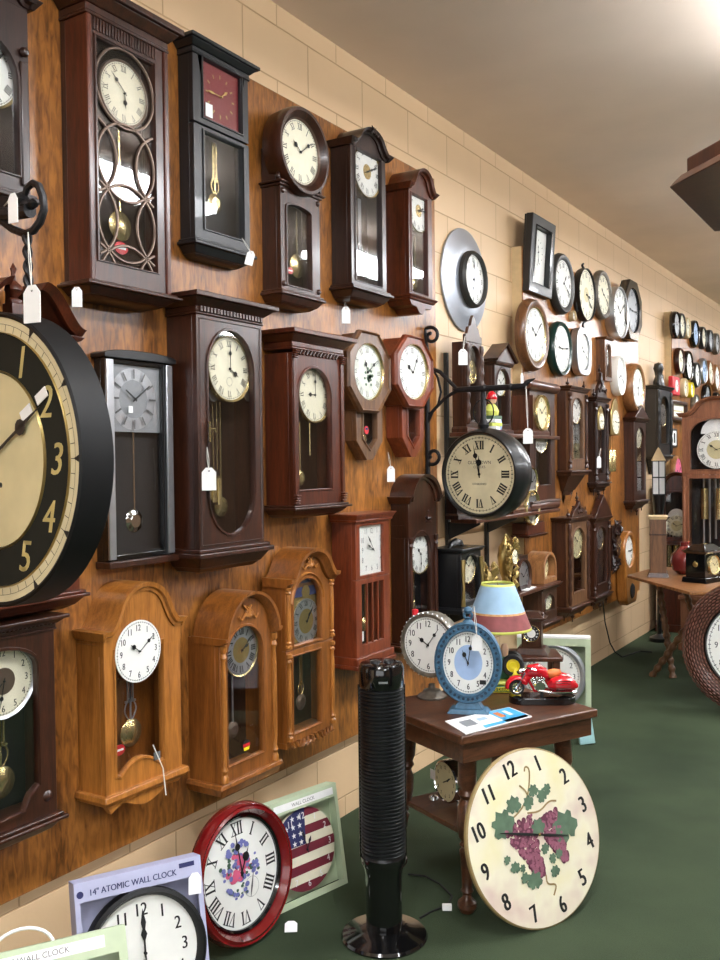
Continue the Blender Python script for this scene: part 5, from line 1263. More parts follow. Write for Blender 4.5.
# ------------------------------------------------------------------ leaning and boxed clocks on the floor by the wall
def leaner(name, label, cat, P, yaw, tilt, rz_extra=0, group=None):
    """root on the floor; local x right, z up the leaning surface, front to local -y"""
    e = Matrix.Translation(P) @ Matrix.Rotation(math.radians(yaw) + PI / 2, 4, 'Z') @ Matrix.Rotation(math.radians(-tilt), 4, 'X')
    r = thing(name, label, cat); r.matrix_world = e; r.location = e.translation; r.rotation_euler = e.to_euler(); return tag(r, label, cat, group)
def carton(r, w, h, d, mat, win, flap=None):
    """open display carton: back, frame with window"""
    MB().prism(rect(-w / 2, w / 2, 0, h), [win], 0, .004).build('front_panel', mat, r)
    mb = MB(); t = .004
    mb.box(-w / 2, -w / 2 + t, .004, d, 0, h).box(w / 2 - t, w / 2, .004, d, 0, h).box(-w / 2, w / 2, .004, d, 0, t).box(-w / 2, w / 2, .004, d, h - t, h).box(-w / 2, w / 2, d - t, d, 0, h)
    mb.build('carton', mat, r)
# flag clock box
r = leaner('boxed_clock', 'round stars and stripes wall clock in an open pale green carton on the carpet', 'boxed clock', (.318, 2.60, .0), -12.7, 9.4)
w_, h_ = .324, .352; carton(r, w_, h_, .05, 'sage', rect(-w_ / 2 + .016, w_ / 2 - .014, .022, h_ - .045))
pb = MB().box(-w_ / 2 + .03, w_ / 2 - .02, -.0012, 0, h_ - .036, h_ - .012); pb.build('title_strip', 'paper', r)
mb = MB(); put_text(mb, 'WALL CLOCK', 0, h_ - .024, .012, -.002, 1); mb.build('lettering', 'ink_soft', r, smooth=0)
cx, cz, R = -.004, .166, .138
d = MB().lathe([(0, .012), (R, .012), (R, .024), (0, .024)], (cx, 0, cz), 'y', 56).build('dial', 'cream', r)
mb = MB(); n = 9
for i in range(n):
    za, zb_ = -R + 2 * R * i / n, -R + 2 * R * (i + 1) / n
    if i % 2: continue
    pts = []
    for k in range(9): z = za + (zb_ - za) * k / 8; pts.append((math.sqrt(max(0, R * R - z * z)) * .995, z))
    for k in range(8, -1, -1):
        z = za + (zb_ - za) * k / 8; pts.append((-math.sqrt(max(0, R * R - z * z)) * .995, z))
    mb.flat([pts], .0114, cx, cz)
mb.build('red_stripe', 'maroon', d, smooth=0)
pts = [(-R * math.cos(a), R * math.sin(a)) for a in [math.radians(8 + 88 * i / 14) for i in range(15)]] + [(0.004, R * .12)]
MB().flat([pts], .0108, cx, cz).build('star_field', 'navy', d, smooth=0)
mb = MB()
for i in range(4):
    for j in range(4):
        x, z = -.105 + i * .03, .028 + j * .028
        if x * x + z * z < (R * .93) ** 2: mb.flat([[(x + (.011 if q % 2 == 0 else .0045) * math.sin(q * PI / 5), z + (.011 if q % 2 == 0 else .0045) * math.cos(q * PI / 5)) for q in range(10)]], .0102, cx, cz)
mb.build('star', 'paper', d, smooth=0)
mb = MB()
for i in range(12):
    a = PI / 2 - 2 * PI * i / 12; put_text(mb, str(i or 12), cx + R * .82 * math.cos(a), cz + R * .82 * math.sin(a), .022, .0096, .85, bold=.02)
mb.build('numerals', 'paper', d, smooth=0)
dial(r, cx, cz, R * .7, .008, num=None, disc=False, track=False, time=(12, 58))
# red round clock
r = leaner('round_clock', 'large glossy red round wall clock with flowers on its dial, leaning on the wall', 'clock', (.318, 2.25, .0), -6, 8)
R = .217
MB().lathe([(R * .80, .012), (R * .80, .002), (R * .83, -.008), (R * .89, -.028), (R * .93, -.024), (R * .955, -.026), (R * .985, -.016), (R, .004), (R * .96, .03), (0, .03)], (0, 0, R), 'y', 72, .97).build('frame', 'redrim', r)
MB().lathe([(R * .76, .012), (R * .765, .0), (R * .80, -.006), (R * .81, .01)], (0, 0, R), 'y', 64, .97).build('inner_bezel', 'gloss', r)
d = dial(r, 0, R, R * .785, .01, face='white', time=(12, 59), nr=.8, nh=.24, wt=.16, track=False, style='spade', sx=.97)
q = random.Random(5)
for nm, mt, cnt, sz, sp in (('flower_petals', 'lilac_print', 60, .009, .078), ('flower_petals', 'leaf_dark', 26, .007, .085), ('flower_petals', 'pink', 20, .015, .05), ('flower_centre', 'grape', 8, .007, .04)):
    mb = MB()
    for i in range(cnt):
        a, rr_ = q.uniform(0, 6.3), sp * math.sqrt(q.random()); s = sz * q.uniform(.6, 1.2)
        mb.flat([ellipse(-.006 + rr_ * math.cos(a), .012 + rr_ * math.sin(a) * 1.1, s, s * q.uniform(.6, 1), 9)], .0062 - .0001 * i - {'lilac_print': 0, 'leaf_dark': .0002, 'pink': .0004, 'grape': .002}[mt] * .1, 0, R)
    mb.build(nm, mt, d, smooth=0)
mb = MB().flat(ring_polys(.03, .031, 24), .0055, .038, R - .055); mb.flat(rotp([[(-.001, -.03), (.001, -.03), (.004, 0), (.001, .045), (-.001, .045), (-.004, 0)]], -.3, .038, R - .055), .0052); mb.build('seconds_dial', 'ink_soft', d, smooth=0)
# atomic clock box
r = leaner('boxed_clock', 'black-rimmed atomic wall clock in a lilac carton at the bottom edge', 'boxed clock', (.405, 1.735, .0), -28, 13)
w_, h_ = .345, .425; win = [(-w_ / 2 + .014, .014), (w_ / 2 - .014, .014), (w_ / 2 - .014, h_ - .05), (-w_ / 2 + .014, h_ - .05)]
carton(r, w_, h_, .06, 'lilac', win)
mb = MB(); put_text(mb, '14" ATOMIC WALL CLOCK', -.015, h_ - .029, .016, -.0008, .88, bold=.03)
mb.build('lettering', 'navy', r, smooth=0)
mb = MB().box(.11, .153, -.0012, 0, h_ - .022, h_ - .010); mb.lathe([(0, -.001), (.009, -.001), (.009, 0)], (-.158, 0, h_ - .03), 'y', 14); mb.build('brand_mark', 'navy', r, smooth=0)
R = .166; cz = .212
MB().lathe([(R * .86, .02), (R * .87, .0), (R * .93, -.016), (R * .99, -.010), (R, .01), (R * .97, .04), (0, .04)], (.002, 0, cz), 'y', 64).build('rim', 'drum_black', r)
dial(r, .002, cz, R * .87, .014, face='white', num='arabic', time=(12, 0), nr=.76, nh=.22, style='lance', track=False)
mb = MB()
for i in range(8): mb.flat([rotp([ellipse(0, 0, .016, .005, 10)], i * .5 - .5, .045 + .004 * i, cz - .075 + .006 * math.sin(i * 2))[0]], .0098 - .0001 * i)
mb.build('logo_print', 'card_blue', r, smooth=0)
MB().prism([(-.018, 0), (.018, 0), (.018, .042), (.008, .055), (-.008, .055), (-.018, .042)], [], -.004, -.003).xform(Matrix.Translation((.145, -.006, .33)) @ Matrix.Rotation(.1, 4, 'Y')).build('price_tag', 'paper', r)
# nearest carton
r = leaner('boxed_clock', 'pale green wall clock carton with black clock at the bottom left corner', 'boxed clock', (.545, 1.285, 0), -31, 24)
w_, h_ = .42, .445; carton(r, w_, h_, .05, 'sage', rect(-w_ / 2 + .014, w_ / 2 - .02, .014, h_ - .055))
MB().box(-w_ / 2 + .1, w_ / 2 - .05, -.0014, 0, h_ - .038, h_ - .012).build('title_strip', 'paper', r)
mb = MB(); put_text(mb, '18" WALL CLOCK', .01, h_ - .024, .013, -.002, 1); mb.build('lettering', 'ink_soft', r, smooth=0)
MB().lathe([(0, -.003), (.02, -.002), (.022, 0)], (-.11, 0, h_ - .028), 'y', 20, 1.4).build('oval_logo', 'walnut_dark', r)
R = .185
MB().lathe([(R * .85, .02), (R * .87, .0), (R * .93, -.016), (R * .99, -.008), (R, .01), (R * .97, .04), (0, .04)], (-.005, 0, R + .02), 'y', 64).build('rim', 'gloss', r)
dial(r, -.005, R + .02, R * .87, .014, face='white', num='arabic')
hp = MB().tube([(-.02 + .07 * math.cos(a), .02, h_ - .01 + .05 * math.sin(a)) for a in [PI * i / 12 for i in range(13)]], .004, 6); hp.build('carry_handle', 'paper', r)
t = thing('price_tag', 'small white tag lying on the carpet beside the red round clock', 'price tag', onZ(291, 927, .012), 0, None, (math.radians(-70), 0, .6))
MB().prism([(-.02, -.02), (.02, -.02), (.02, .014), (.01, .024), (-.01, .024), (-.02, .014)], [], -.0006, .0006).build('tag_card', 'paper', t)

# ------------------------------------------------------------------ tower fan
fan = thing('tower_fan', 'black tower fan with ribbed grille standing on the green carpet', 'fan', (.656, 2.5, 0), math.radians(35))
MB().lathe([(0, 0), (.134, 0), (.137, .006), (.132, .014), (.09, .022), (.06, .03), (.0, .03)], (0, 0, 0), 'z', 56).build('base', 'gloss', fan)
MB().lathe([(.05, .028), (.057, .032), (.058, .2), (.062, .225), (.07, .24), (.071, .262), (0, .262)], (0, 0, 0), 'z', 40).build('neck', 'gloss', fan)
pr = [(.0, .262), (.068, .262)]
N_ = 46
for i in range(N_):
    z = .27 + (.795 - .27) * i / N_; dz = (.795 - .27) / N_
    pr += [(.0655, z), (.0705, z + dz * .25), (.0705, z + dz * .6), (.0655, z + dz * .85)]
pr += [(.068, .795), (0, .795)]
MB().lathe(pr, (0, 0, 0), 'z', 48).build('grille', 'black', fan, smooth=20)
mb = MB()
for a in (-2.3, -.85): mb.box(.066, .074, -.006, .006, .26, .8).xform(Matrix.Rotation(a, 4, 'Z')) if False else None
for s in (-1, 1):
    m2 = MB().box(-.008, .008, -.010, .010, .255, .80).xform(Matrix.Translation((s * .067, .01, 0))); m2.build('side_rail', 'gloss', fan, bevel=.003)
MB().lathe([(.068, .795), (.0715, .80), (.0715, .855), (.066, .868), (.05, .873), (0, .874)], (0, 0, 0), 'z', 48).build('head', 'gloss', fan)
mb = MB().lathe([(0, 0), (.017, 0), (.015, .008), (0, .009)], (-.02, -.015, .872), 'z', 20); mb.build('control_knob', 'black', fan)
MB().lathe([(0, 0), (.017, 0), (.015, .008), (0, .009)], (.022, -.01, .872), 'z', 20).build('control_knob', 'black', fan)
MB().box(-.014, .014, -.0725, -.070, .819, .825).build('badge', 'silver', fan)
def cable(label, pts, r=.0035, mat='rubber', name='power_cord'):
    P0 = Vector(pts[0]); o = MB().tube([Vector(p) - P0 for p in pts], r, 6).build(name, mat); o.location = P0; return tag(o, label, 'cord')
cable('black power cord with white tag trailing over the carpet behind the fan', [onZ(408, 874, .005), onZ(425, 876, .005), onZ(440, 884, .005), onZ(452, 896, .005), onZ(448, 905, .005), onZ(430, 912, .005), onZ(420, 918, .005)])
t = thing('price_tag', 'white paper label wrapped on the black cord on the carpet', 'label', onZ(447, 908, .008), .5); MB().box(-.016, .016, -.01, .01, -.006, .012).build('tag_card', 'paper', t, bevel=.002)
cable('thin black cord hanging down the cream wall below the second board', [onX(603, 602, .12), onX(605, 622, .03), onX(610, 643, .03), onX(615, 652, .06), onZ(622, 657, .006), onZ(640, 651, .006), onZ(652, 652, .006)], .005)

# ------------------------------------------------------------------ display table
TH = .61
A2, B2_, C2 = onZ(402, 697, TH), onZ(462, 737, TH), onZ(598, 709, TH)
ux = (C2 - B2_); ux.z = 0; LW = ux.length; ux.normalize(); yaw = math.atan2(ux.y, ux.x)
uy = Vector((-ux.y, ux.x, 0)); LD = (A2 - B2_).dot(uy)
ctr = B2_ + ux * LW / 2 + uy * LD / 2
tb = thing('side_table', 'dark brown wooden side table with turned legs and lower shelf', 'table', (ctr.x, ctr.y, 0), yaw)
MB().box(-LW / 2, LW / 2, -LD / 2, LD / 2, TH - .03, TH).build('table_top', 'table', tb, bevel=.005)
ap = .016
mb = MB()
for y in (-LD / 2 + ap, LD / 2 - ap - .02): mb.box(-LW / 2 + ap, LW / 2 - ap, y, y + .02, TH - .095, TH - .0305)
for x in (-LW / 2 + ap, LW / 2 - ap - .02): mb.box(x, x + .02, -LD / 2 + ap + .02, LD / 2 - ap - .02, TH - .095, TH - .0305)
mb.build('apron', 'table', tb, bevel=.002)
for sx_ in (-1, 1):
    for sy_ in (-1, 1):
        top = Vector((sx_ * (LW / 2 - .095), sy_ * (LD / 2 - .095), TH - .025)); bot = Vector((sx_ * (LW / 2 - .06), sy_ * (LD / 2 - .06), 0))
        pr = [(0, 0), (.018, .002), (.027, .02), (.026, .034), (.014, .048), (.012, .06), (.018, .07), (.014, .08), (.016, .12), (.02, .18), (.022, .20), (.014, .21), (.022, .22), (.014, .23), (.024, .245), (.029, .29), (.027, .34), (.018, .37), (.026, .385), (.02, .4), (.026, .42), (.026, TH - .025), (0, TH - .025)]
        mb = MB().lathe(pr, (0, 0, 0), 'z', 18)
        mb.v = [(v[0] * 1.2, v[1] * 1.2, v[2]) for v in mb.v]
        mb.v = [((bot.lerp(top, v[2] / (TH - .025))).x + v[0], (bot.lerp(top, v[2] / (TH - .025))).y + v[1], v[2]) for v in mb.v]
        mb.build('leg', 'table', tb)
SH = .255
MB().box(-LW / 2 + .075, LW / 2 - .075, -LD / 2 + .075, LD / 2 - .075, SH - .018, SH).build('lower_shelf', 'table', tb, bevel=.004)
MB().box(-LW / 2 + .07, LW / 2 - .07, -LD / 2 + .066, -LD / 2 + .0745, SH - .03, SH + .012).build('shelf_edging', 'table', tb, bevel=.003)

# silver round table clock
def stand_root(name, label, cat, px, py, z=TH, rz=0): return thing(name, label, cat, onZ(px, py, z + .0005), rz)
r = stand_root('table_clock', 'aged silver round clock on pedestal foot at the back left of the side table', 'clock', 432, 697, rz=-.35 + .30)
P = Vector(r.location); Rr = .122; zc = onY(431, 644, P.y)[2] - P.z
MB().lathe([(0, 0), (.055, 0), (.056, .006), (.045, .014), (.038, .018), (.032, .028), (.014, .034), (.012, .05), (0, .05)], (0, 0, 0), 'z', 28).build('pedestal', 'aged_silver', r)
MB().lathe([(Rr * .84, -.018), (Rr * .88, -.03), (Rr * .96, -.032), (Rr, -.022), (Rr * 1.02, 0), (Rr, .022), (Rr * .9, .03), (0, .03)], (0, 0, zc), 'y', 48).build('case', 'aged_silver', r)
mb = MB()
for i in range(36): a = 2 * PI * i / 36; mb.lathe([(0, -.004), (.004, 0), (0, .004)], (Rr * .99 * math.cos(a), -.026, zc + Rr * .99 * math.sin(a)), 'z', 6)
mb.build('beaded_edge', 'silver', r)
dial(r, 0, zc, Rr * .86, -.02, face='white', num='arabic', time=(10, 6), nr=.76, nh=.22, hcol='ink', style='spade')
mb = MB(); put_text(mb, '1', 0, zc - Rr * .8, .001, -.024, 1)
MB().lathe([(0, 0), (.012, 0), (.012, .02), (0, .024)], (-Rr * .55, -.005, zc + Rr * .86), 'z', 12).build('red_knob', 'red', r)

# blue oval table clock
r = stand_root('table_clock', 'distressed blue oval clock with ring top and scalloped frame, front of the side table', 'clock', 469, 712, rz=.32)
P = Vector(r.location); zc = onY(468, 662, P.y)[2] - P.z; rx, rz_ = .118, .142
MB().frus((-.075, .075, -.04, .04), (-.062, .062, -.03, .03), 0, .016).frus((-.052, .052, -.024, .024), (-.03, .03, -.016, .016), .016, zc - rz_ + .012).build('foot', 'bluepaint', r, bevel=.002)
ov = MB().prism(ellipse(0, zc, rx, rz_, 48), [ellipse(0, zc, rx * .76, rz_ * .78, 48)], -.02, .02).build('oval_frame', 'bluepaint', r, bevel=.006)
MB().sweep(ellipse(0, zc, rx * .79, rz_ * .81, 48), [(-.003, -.02), (0, -.027), (.004, -.02)], closed=True).sweep(ellipse(0, zc, rx * .98, rz_ * .98, 48), [(-.004, -.02), (0, -.026), (.004, -.02)], closed=True).build('raised_edge', 'bluepaint', ov)
mb = MB()
for i in range(40):
    a = 2 * PI * i / 40; mb.lathe([(0, -.027), (.0048, -.024), (.006, -.019)], (rx * .885 * math.cos(a), 0, zc + rz_ * .895 * math.sin(a)), 'y', 8)
mb.build('scallops', 'bluedark', ov)
d = MB().prism(ellipse(0, zc, rx * .78, rz_ * .8, 40), [], -.008, .0).build('dial', 'white', r)
MB().flat([ellipse(0, zc, rx * .42, rz_ * .44, 36)], -.0086).build('dial_centre', 'blueface', d, smooth=0)
dial(r, 0, zc, rz_ * .78, -.0088, num='arabic', disc=False, sx=.8, nr=.76, nh=.19, time=(11, 2), style='spade')
MB().tube([(.014 * math.cos(a), 0, zc + rz_ + .024 + .014 * math.sin(a)) for a in [2 * PI * i / 20 for i in range(20)]], .005, 8, closed=True).build('ring', 'bluepaint', r)
MB().lathe([(0, 0), (.022, 0), (.018, .01), (.009, .016), (.012, .022), (0, .026)], (0, 0, zc + rz_ - .006), 'z', 16).lathe([(0, -.014), (.012, -.008), (.016, 0), (.012, .008), (0, .014)], (-.0, -.0, zc + rz_ + .042), 'z', 12).build('crown_knob', 'bluepaint', r)
MB().box(.04, .062, -.0115, -.0095, zc - .075, zc - .06).build('price_label', 'black', r)
price_tag('white tag hanging over the dial of the blue oval table clock', 477, 643, Y=P.y - .05, w=.035, h=.055, string_to=(474, 606), rz=.3)

# leaflets
o = thing('leaflet', 'glossy blue and white leaflet lying at the front edge of the side table', 'leaflet', (ctr.x, ctr.y, TH + .0006))
c4 = [onZ(*p, TH) - Vector((ctr.x, ctr.y, TH)) for p in ((445, 722), (509, 708), (532, 717), (466, 735))]
MB().add([(v.x, v.y, 0) for v in c4] + [(v.x, v.y, .003) for v in c4], [(3, 2, 1, 0), (4, 5, 6, 7), (0, 1, 5, 4), (1, 2, 6, 5), (2, 3, 7, 6), (3, 0, 4, 7)]).build('sheet', 'paper', o, smooth=0)
def q4(u, v): return (c4[0].lerp(c4[1], u)).lerp(c4[3].lerp(c4[2], u), v)
mb = MB()
for (u0, u1, v0, v1) in ((.62, .98, .03, .97), (.3, .98, .8, .97)): mb.add([(q4(u, v).x, q4(u, v).y, .0036) for u, v in ((u0, v0), (u1, v0), (u1, v1), (u0, v1))], [(0, 1, 2, 3)])
mb.build('printed_band', 'card_blue', o, smooth=0)
for (u0, u1, v0, v1, mt) in ((.12, .3, .25, .65, 'grey_face'), (.36, .5, .3, .5, 'blueface'), (.66, .74, .2, .6, 'orange'), (.8, .86, .2, .6, 'paper')):
    MB().add([(q4(u, v).x, q4(u, v).y, .0042) for u, v in ((u0, v0), (u1, v0), (u1, v1), (u0, v1))], [(0, 1, 2, 3)]).build('printed_picture', mt, o, smooth=0)

# lamp with tractor base
r = stand_root('table_lamp', 'lamp with green tractor base and striped farm shade on the side table', 'lamp', 497, 690, rz=.45)
P = Vector(r.location); zt_ = onY(499, 583, P.y)[2] - P.z; zs_ = onY(499, 629, P.y)[2] - P.z
MB().box(-.085, .085, -.05, .05, 0, .026).build('plinth', 'jdgreen_d', r, bevel=.004)
MB().box(-.08, .08, -.045, .045, .0265, .045).build('ground', 'lime', r, bevel=.008)
mb = MB(); put_text(mb, 'JOHN DEERE', 0, .013, .012, -.0512, 1, bold=.03); mb.build('plinth_lettering', 'yellow', r, smooth=0)
MB().sweep(rect(-.08, .08, .004, .022), [(-.001, -.05), (0, -.0515), (.001, -.05)], closed=True).build('plinth_border', 'yellow', r)
MB().box(-.03, .05, -.02, .02, .095, .13).box(.01, .06, -.022, .022, .08, .115).box(-.02, .05, -.012, .012, .044, .09).build('tractor_body', 'jdgreen', r, bevel=.006)
for (x, z, R_, y) in ((.06, .105, .042, -.035), (.06, .105, .042, .034), (-.025, .088, .022, -.028), (-.025, .088, .022, .028)):
    t_ = MB().lathe([(R_ * .6, -.011), (R_ * .9, -.012), (R_, -.006), (R_, .006), (R_ * .9, .012), (R_ * .6, .011)], (x, y, z), 'y', 28).build('tyre', 'rubber', r)
    MB().lathe([(0, -.009), (R_ * .3, -.011), (R_ * .35, -.005), (R_ * .58, -.004), (R_ * .62, -.01), (R_ * .62, .01), (0, .008)], (x, y, z), 'y', 24).build('wheel_hub', 'yellow', t_)
MB().lathe([(0, 0), (.013, .004), (.016, .03), (.01, .05), (0, .052)], (.03, 0, .13), 'z', 14).build('driver', 'skin', r)
MB().tube([(-.055, .03, .045), (-.05, .03, .1), (-.03, .02, .15), (.0, 0, zs_ + .02)], [.02, .014, .01, .006], 10).build('lamp_stem', 'gold', r)
mb = MB().lathe([(0, 0), (.018, .0), (.022, .02), (.012, .05), (0, .06)], (.068, -.03, .046), 'z', 14).lathe([(0, 0), (.012, .004), (.012, .02), (0, .03)], (.07, -.03, .10), 'z', 12); mb.build('figure', 'yellow', r)
r0, r1 = .062, .13; Hs = zt_ - zs_; sx0 = .006
lv = [0, .05, .13, .16, .36, .40, .95, 1.0]; col_ = ['lime', 'redband', 'redband', 'redband', 'tanband', 'skyband', 'lime']
prof = [(r1 + (r0 - r1) * k, zs_ + Hs * k) for k in lv]
sh = MB().lathe(prof, (sx0, 0, 0), 'z', 48, mis=list(range(7)))
sh.f = [f for i, f in enumerate(sh.f) if len(f) == 4]; sh.m = [m_ for m_ in sh.m][:len(sh.f)]
so = sh.build('lamp_shade', col_, r); sm = so.modifiers.new('thickness', 'SOLIDIFY'); sm.thickness = .002
MB().tube([(sx0 - r0, 0, zt_ - .004), (sx0 + r0, 0, zt_ - .004)], .0015, 5).tube([(sx0, -r0, zt_ - .004), (sx0, r0, zt_ - .004)], .0015, 5).build('shade_fitting', 'brass', so)

# red motorcycle model on black stand
r = stand_root('model_motorcycle', 'red touring motorcycle model on a black oval stand, right side of the side table', 'model motorcycle', 542, 702, rz=.5); r.scale = (1.38, 1.38, 1.38)
MB().prism(capsule(-.036, .036, -.088, .088), [], 0, .018).xform(Matrix.Rotation(PI / 2, 4, 'Y') @ Matrix.Rotation(PI / 2, 4, 'X') if False else Matrix(((0, 0, 1, 0), (1, 0, 0, 0), (0, 1, 0, 0), (0, 0, 0, 1)))).build('stand', 'gloss', r, bevel=.004)
def wheel(x, R_):
    t_ = MB().lathe([(R_ * .66, -.007), (R_ * .9, -.009), (R_, 0), (R_ * .9, .009), (R_ * .66, .007), (R_ * .66, -.007)], (x, 0, .019 + R_), 'y', 32).build('tyre', 'rubber', r)
    mb = MB().lathe([(R_ * .58, -.006), (R_ * .68, -.0075), (R_ * .68, .0075), (R_ * .58, .006), (R_ * .58, -.006)], (x, 0, .019 + R_), 'y', 28).lathe([(0, -.010), (R_ * .22, -.009), (R_ * .22, .009), (0, .010)], (x, 0, .019 + R_), 'y', 14)
    for i in range(14): a = 2 * PI * i / 14; mb.tube([(x, 0, .019 + R_), (x + R_ * .6 * math.cos(a), .003 * (-1) ** i, .019 + R_ + R_ * .6 * math.sin(a))], .0009, 4)
    mb.build('spoked_rim', 'chrome', t_)
WF, WR = -.066, .056; wr = .021
wheel(WF, wr); wheel(WR, wr)
def fender(x, R_, a0, a1, name):
    pts = []; mb = MB()
    arcs = [math.radians(a0 + (a1 - a0) * i / 12) for i in range(13)]
    vs = []; k = 7
    for a in arcs:
        for j in range(k):
            b = PI * j / (k - 1); rr_ = R_ + .002 + .009 * math.sin(b); y = .015 * math.cos(b); vs.append((x + rr_ * math.cos(a), y, .019 + wr + rr_ * math.sin(a)))
    fs = [(i * k + j, i * k + j + 1, (i + 1) * k + j + 1, (i + 1) * k + j) for i in range(12) for j in range(k - 1)]
    o = mb.add(vs, fs).build(name, 'bikered', r); s_ = o.modifiers.new('thickness', 'SOLIDIFY'); s_.thickness = .0012
fender(WF, wr, 20, 185, 'front_fender'); fender(WR, wr, -15, 170, 'rear_fender')
MB().tube([(-.044, 0, .074), (-.03, 0, .084), (-.012, 0, .086), (.004, 0, .078), (.016, 0, .068)], [.009, .017, .018, .015, .008], 16).build('fuel_tank', 'bikered', r)
MB().tube([(.008, 0, .072), (.02, 0, .068), (.034, 0, .070), (.048, 0, .074)], [.006, .012, .012, .006], 12).xform(Matrix.Translation((.002, 0, .008))).build('seat', 'orange', r)
MB().tube([(-.05, 0, .05), (-.042, 0, .066), (-.03, 0, .07)], [.010, .013, .008], 10).build('fairing', 'bikered', r)
for s in (-1, 1):
    bg = MB().tube([(.014, s * .018, .048), (.026, s * .022, .054), (.046, s * .022, .058), (.07, s * .022, .054), (.090, s * .016, .046)], [.008, .016, .019, .017, .006], 14).build('saddlebag', 'bikered', r)
    mb = MB()
    for k in range(4): mb.box(.032, .07, s * .022 + s * .0165 - .002, s * .022 + s * .0165 + .002, .046 + k * .006, .0475 + k * .006)
    mb.build('bag_rail', 'chrome', bg)
    MB().tube([(-.01, s * .014, .034), (.02, s * .018, .03), (.088, s * .02, .032)], [.003, .0045, .006], 10).build('exhaust_pipe', 'chrome', r)
    MB().tube([(WF, s * .012, .04), (-.045, s * .012, .082)], .0024, 8).build('fork', 'chrome', r)
mb = MB()
for s in (-1, 1): mb.tube([(-.042, 0, .088), (-.04, s * .014, .094), (-.028, s * .026, .094), (-.018, s * .028, .091)], .0022, 8)
mb.build('handlebar', 'chrome', r)
MB().lathe([(0, -.010), (.007, -.008), (.0085, .0), (.005, .009), (0, .012)], (-.052, 0, .083), 'x', 16).build('headlight', 'chrome', r)
mb = MB().lathe([(0, -.016), (.014, -.016), (.014, .016), (0, .016)], (-.006, 0, .044), 'y', 18)
for s in (-1, 1):
    for k in range(5): mb.box(-.012 + s * .006 - .007 + s * k * .001, -.012 + s * .006 + .007 + s * k * .001, -.013, .013, .052 + k * .0036, .054 + k * .0036)
mb.build('engine', 'chrome', r, bevel=.0006)
MB().tube([(-.045, 0, .075), (-.03, 0, .05), (-.02, 0, .03), (.03, 0, .03), (.056, 0, .04)], .004, 8).build('bike_frame', 'bikered', r)
MB().box(-.004, .004, -.003, .003, .0175, .032).build('support', 'black', r)

# chrome clock and carton under the table
P = onZ(446, 812, SH + .0005)
r = thing('alarm_clock', 'chrome round clock with white tag on the lower shelf of the side table', 'clock', (P.x - .02, P.y + .08, SH + .0005), -.5)
MB().lathe([(.066, -.022), (.07, -.028), (.076, -.022), (.077, .0), (.074, .022), (.05, .03), (0, .031)], (0, 0, .085), 'y', 40).build('case', 'chrome', r)
dial(r, 0, .085, .067, -.021, face='parch', num='arabic', time=(2, 10), track=False)
for s in (-1, 1): MB().lathe([(0, 0), (.008, 0), (.006, .018), (0, .02)], (s * .045, 0, 0), 'z', 12).build('foot', 'chrome', r)
MB().lathe([(0, 0), (.018, .002), (.016, .012), (0, .02)], (-.07, -.03, .0), 'z', 16).build('bell', 'chrome', r)
MB().box(-.085, -.055, -.032, -.0305, .075, .11).build('price_label', 'paper', r)
r = thing('cardboard_box', 'small brown cardboard box on the carpet under the side table', 'box', onZ(466, 868, 0.0) + Vector((.03, .12, 0)), .5)
MB().box(-.07, .07, -.05, .05, 0, .075).build('carton', 'cardboard', r, bevel=.002); MB().box(-.072, .072, -.052, .0, .0755, .079).build('flap', 'cardboard', r)

# grape clock leaning on the table
cG = onY(533, 837, 2.86); bG = onZ(535, 926, 0)
r = leaner('round_clock', 'large cream round clock painted with purple grapes, leaning on the side table', 'clock', (1.088, 2.826, .0), -27, 15)
R = .278
def parch_face():
    m, nt, b, N, L = base('painted antique face'); b.inputs['Roughness'].default_value = .4
    tc = N.new('ShaderNodeTexCoord'); n = N.new('ShaderNodeTexNoise'); n.inputs['Scale'].default_value = 5; n.inputs['Detail'].default_value = 3; L.new(tc.outputs['Object'], n.inputs[0])
    r = N.new('ShaderNodeValToRGB'); e = r.color_ramp.elements; e[0].position = .3; e[0].color = lin((206, 180, 170)); e[1].position = .7; e[1].color = lin((226, 218, 166)); x = e.new(.5); x.color = lin((228, 222, 196))
    L.new(n.outputs['Fac'], r.inputs[0]); L.new(r.outputs[0], b.inputs['Base Color']); return m
M['parch_face'] = parch_face()
SXG = 1.0
ROLL = .26
d = MB().lathe([(0, 0), (R * .985, 0), (R, .004), (R, .014), (0, .016)], (0, 0, R), 'y', 80, SXG).build('dial', 'parch_face', r)
MB().lathe([(R * .985, -.001), (R * 1.004, .003), (R * 1.004, .015), (R * .99, .0165)], (0, 0, R), 'y', 80, SXG).build('edge_band', 'vine', d)
mb = MB()
for i in range(12):
    a = PI / 2 - 2 * PI * i / 12; put_text(mb, str(i or 12), .83 * R * math.cos(a) * SXG, R + .83 * R * math.sin(a), .052, -.0008, .74, rot=0, bold=.045)
mb.build('numerals', 'ink', d, smooth=0)
def grapes(cx, cz, W_, H_, seed, name):
    q = random.Random(seed)
    for mt, k, yy in (('grape', 1.0, -.0010), ('grape2', .55, -.0018)):
        mb = MB(); n_ = 0
        for i in range(190):
            v = q.random(); wv = W_ * (1 - v * .8) * 1.1; x = cx + q.uniform(-wv, wv) + v * W_ * .25; z = cz - v * H_
            mb.flat([ellipse(x, z, .0095 * k, .0095 * k, 9)], yy - i * .000004)
        mb.build(name, mt, d, smooth=0)
grapes(-.05, R + .075, .06, .19, 1, 'grape_bunch'); grapes(.065, R + .04, .05, .16, 2, 'grape_bunch')
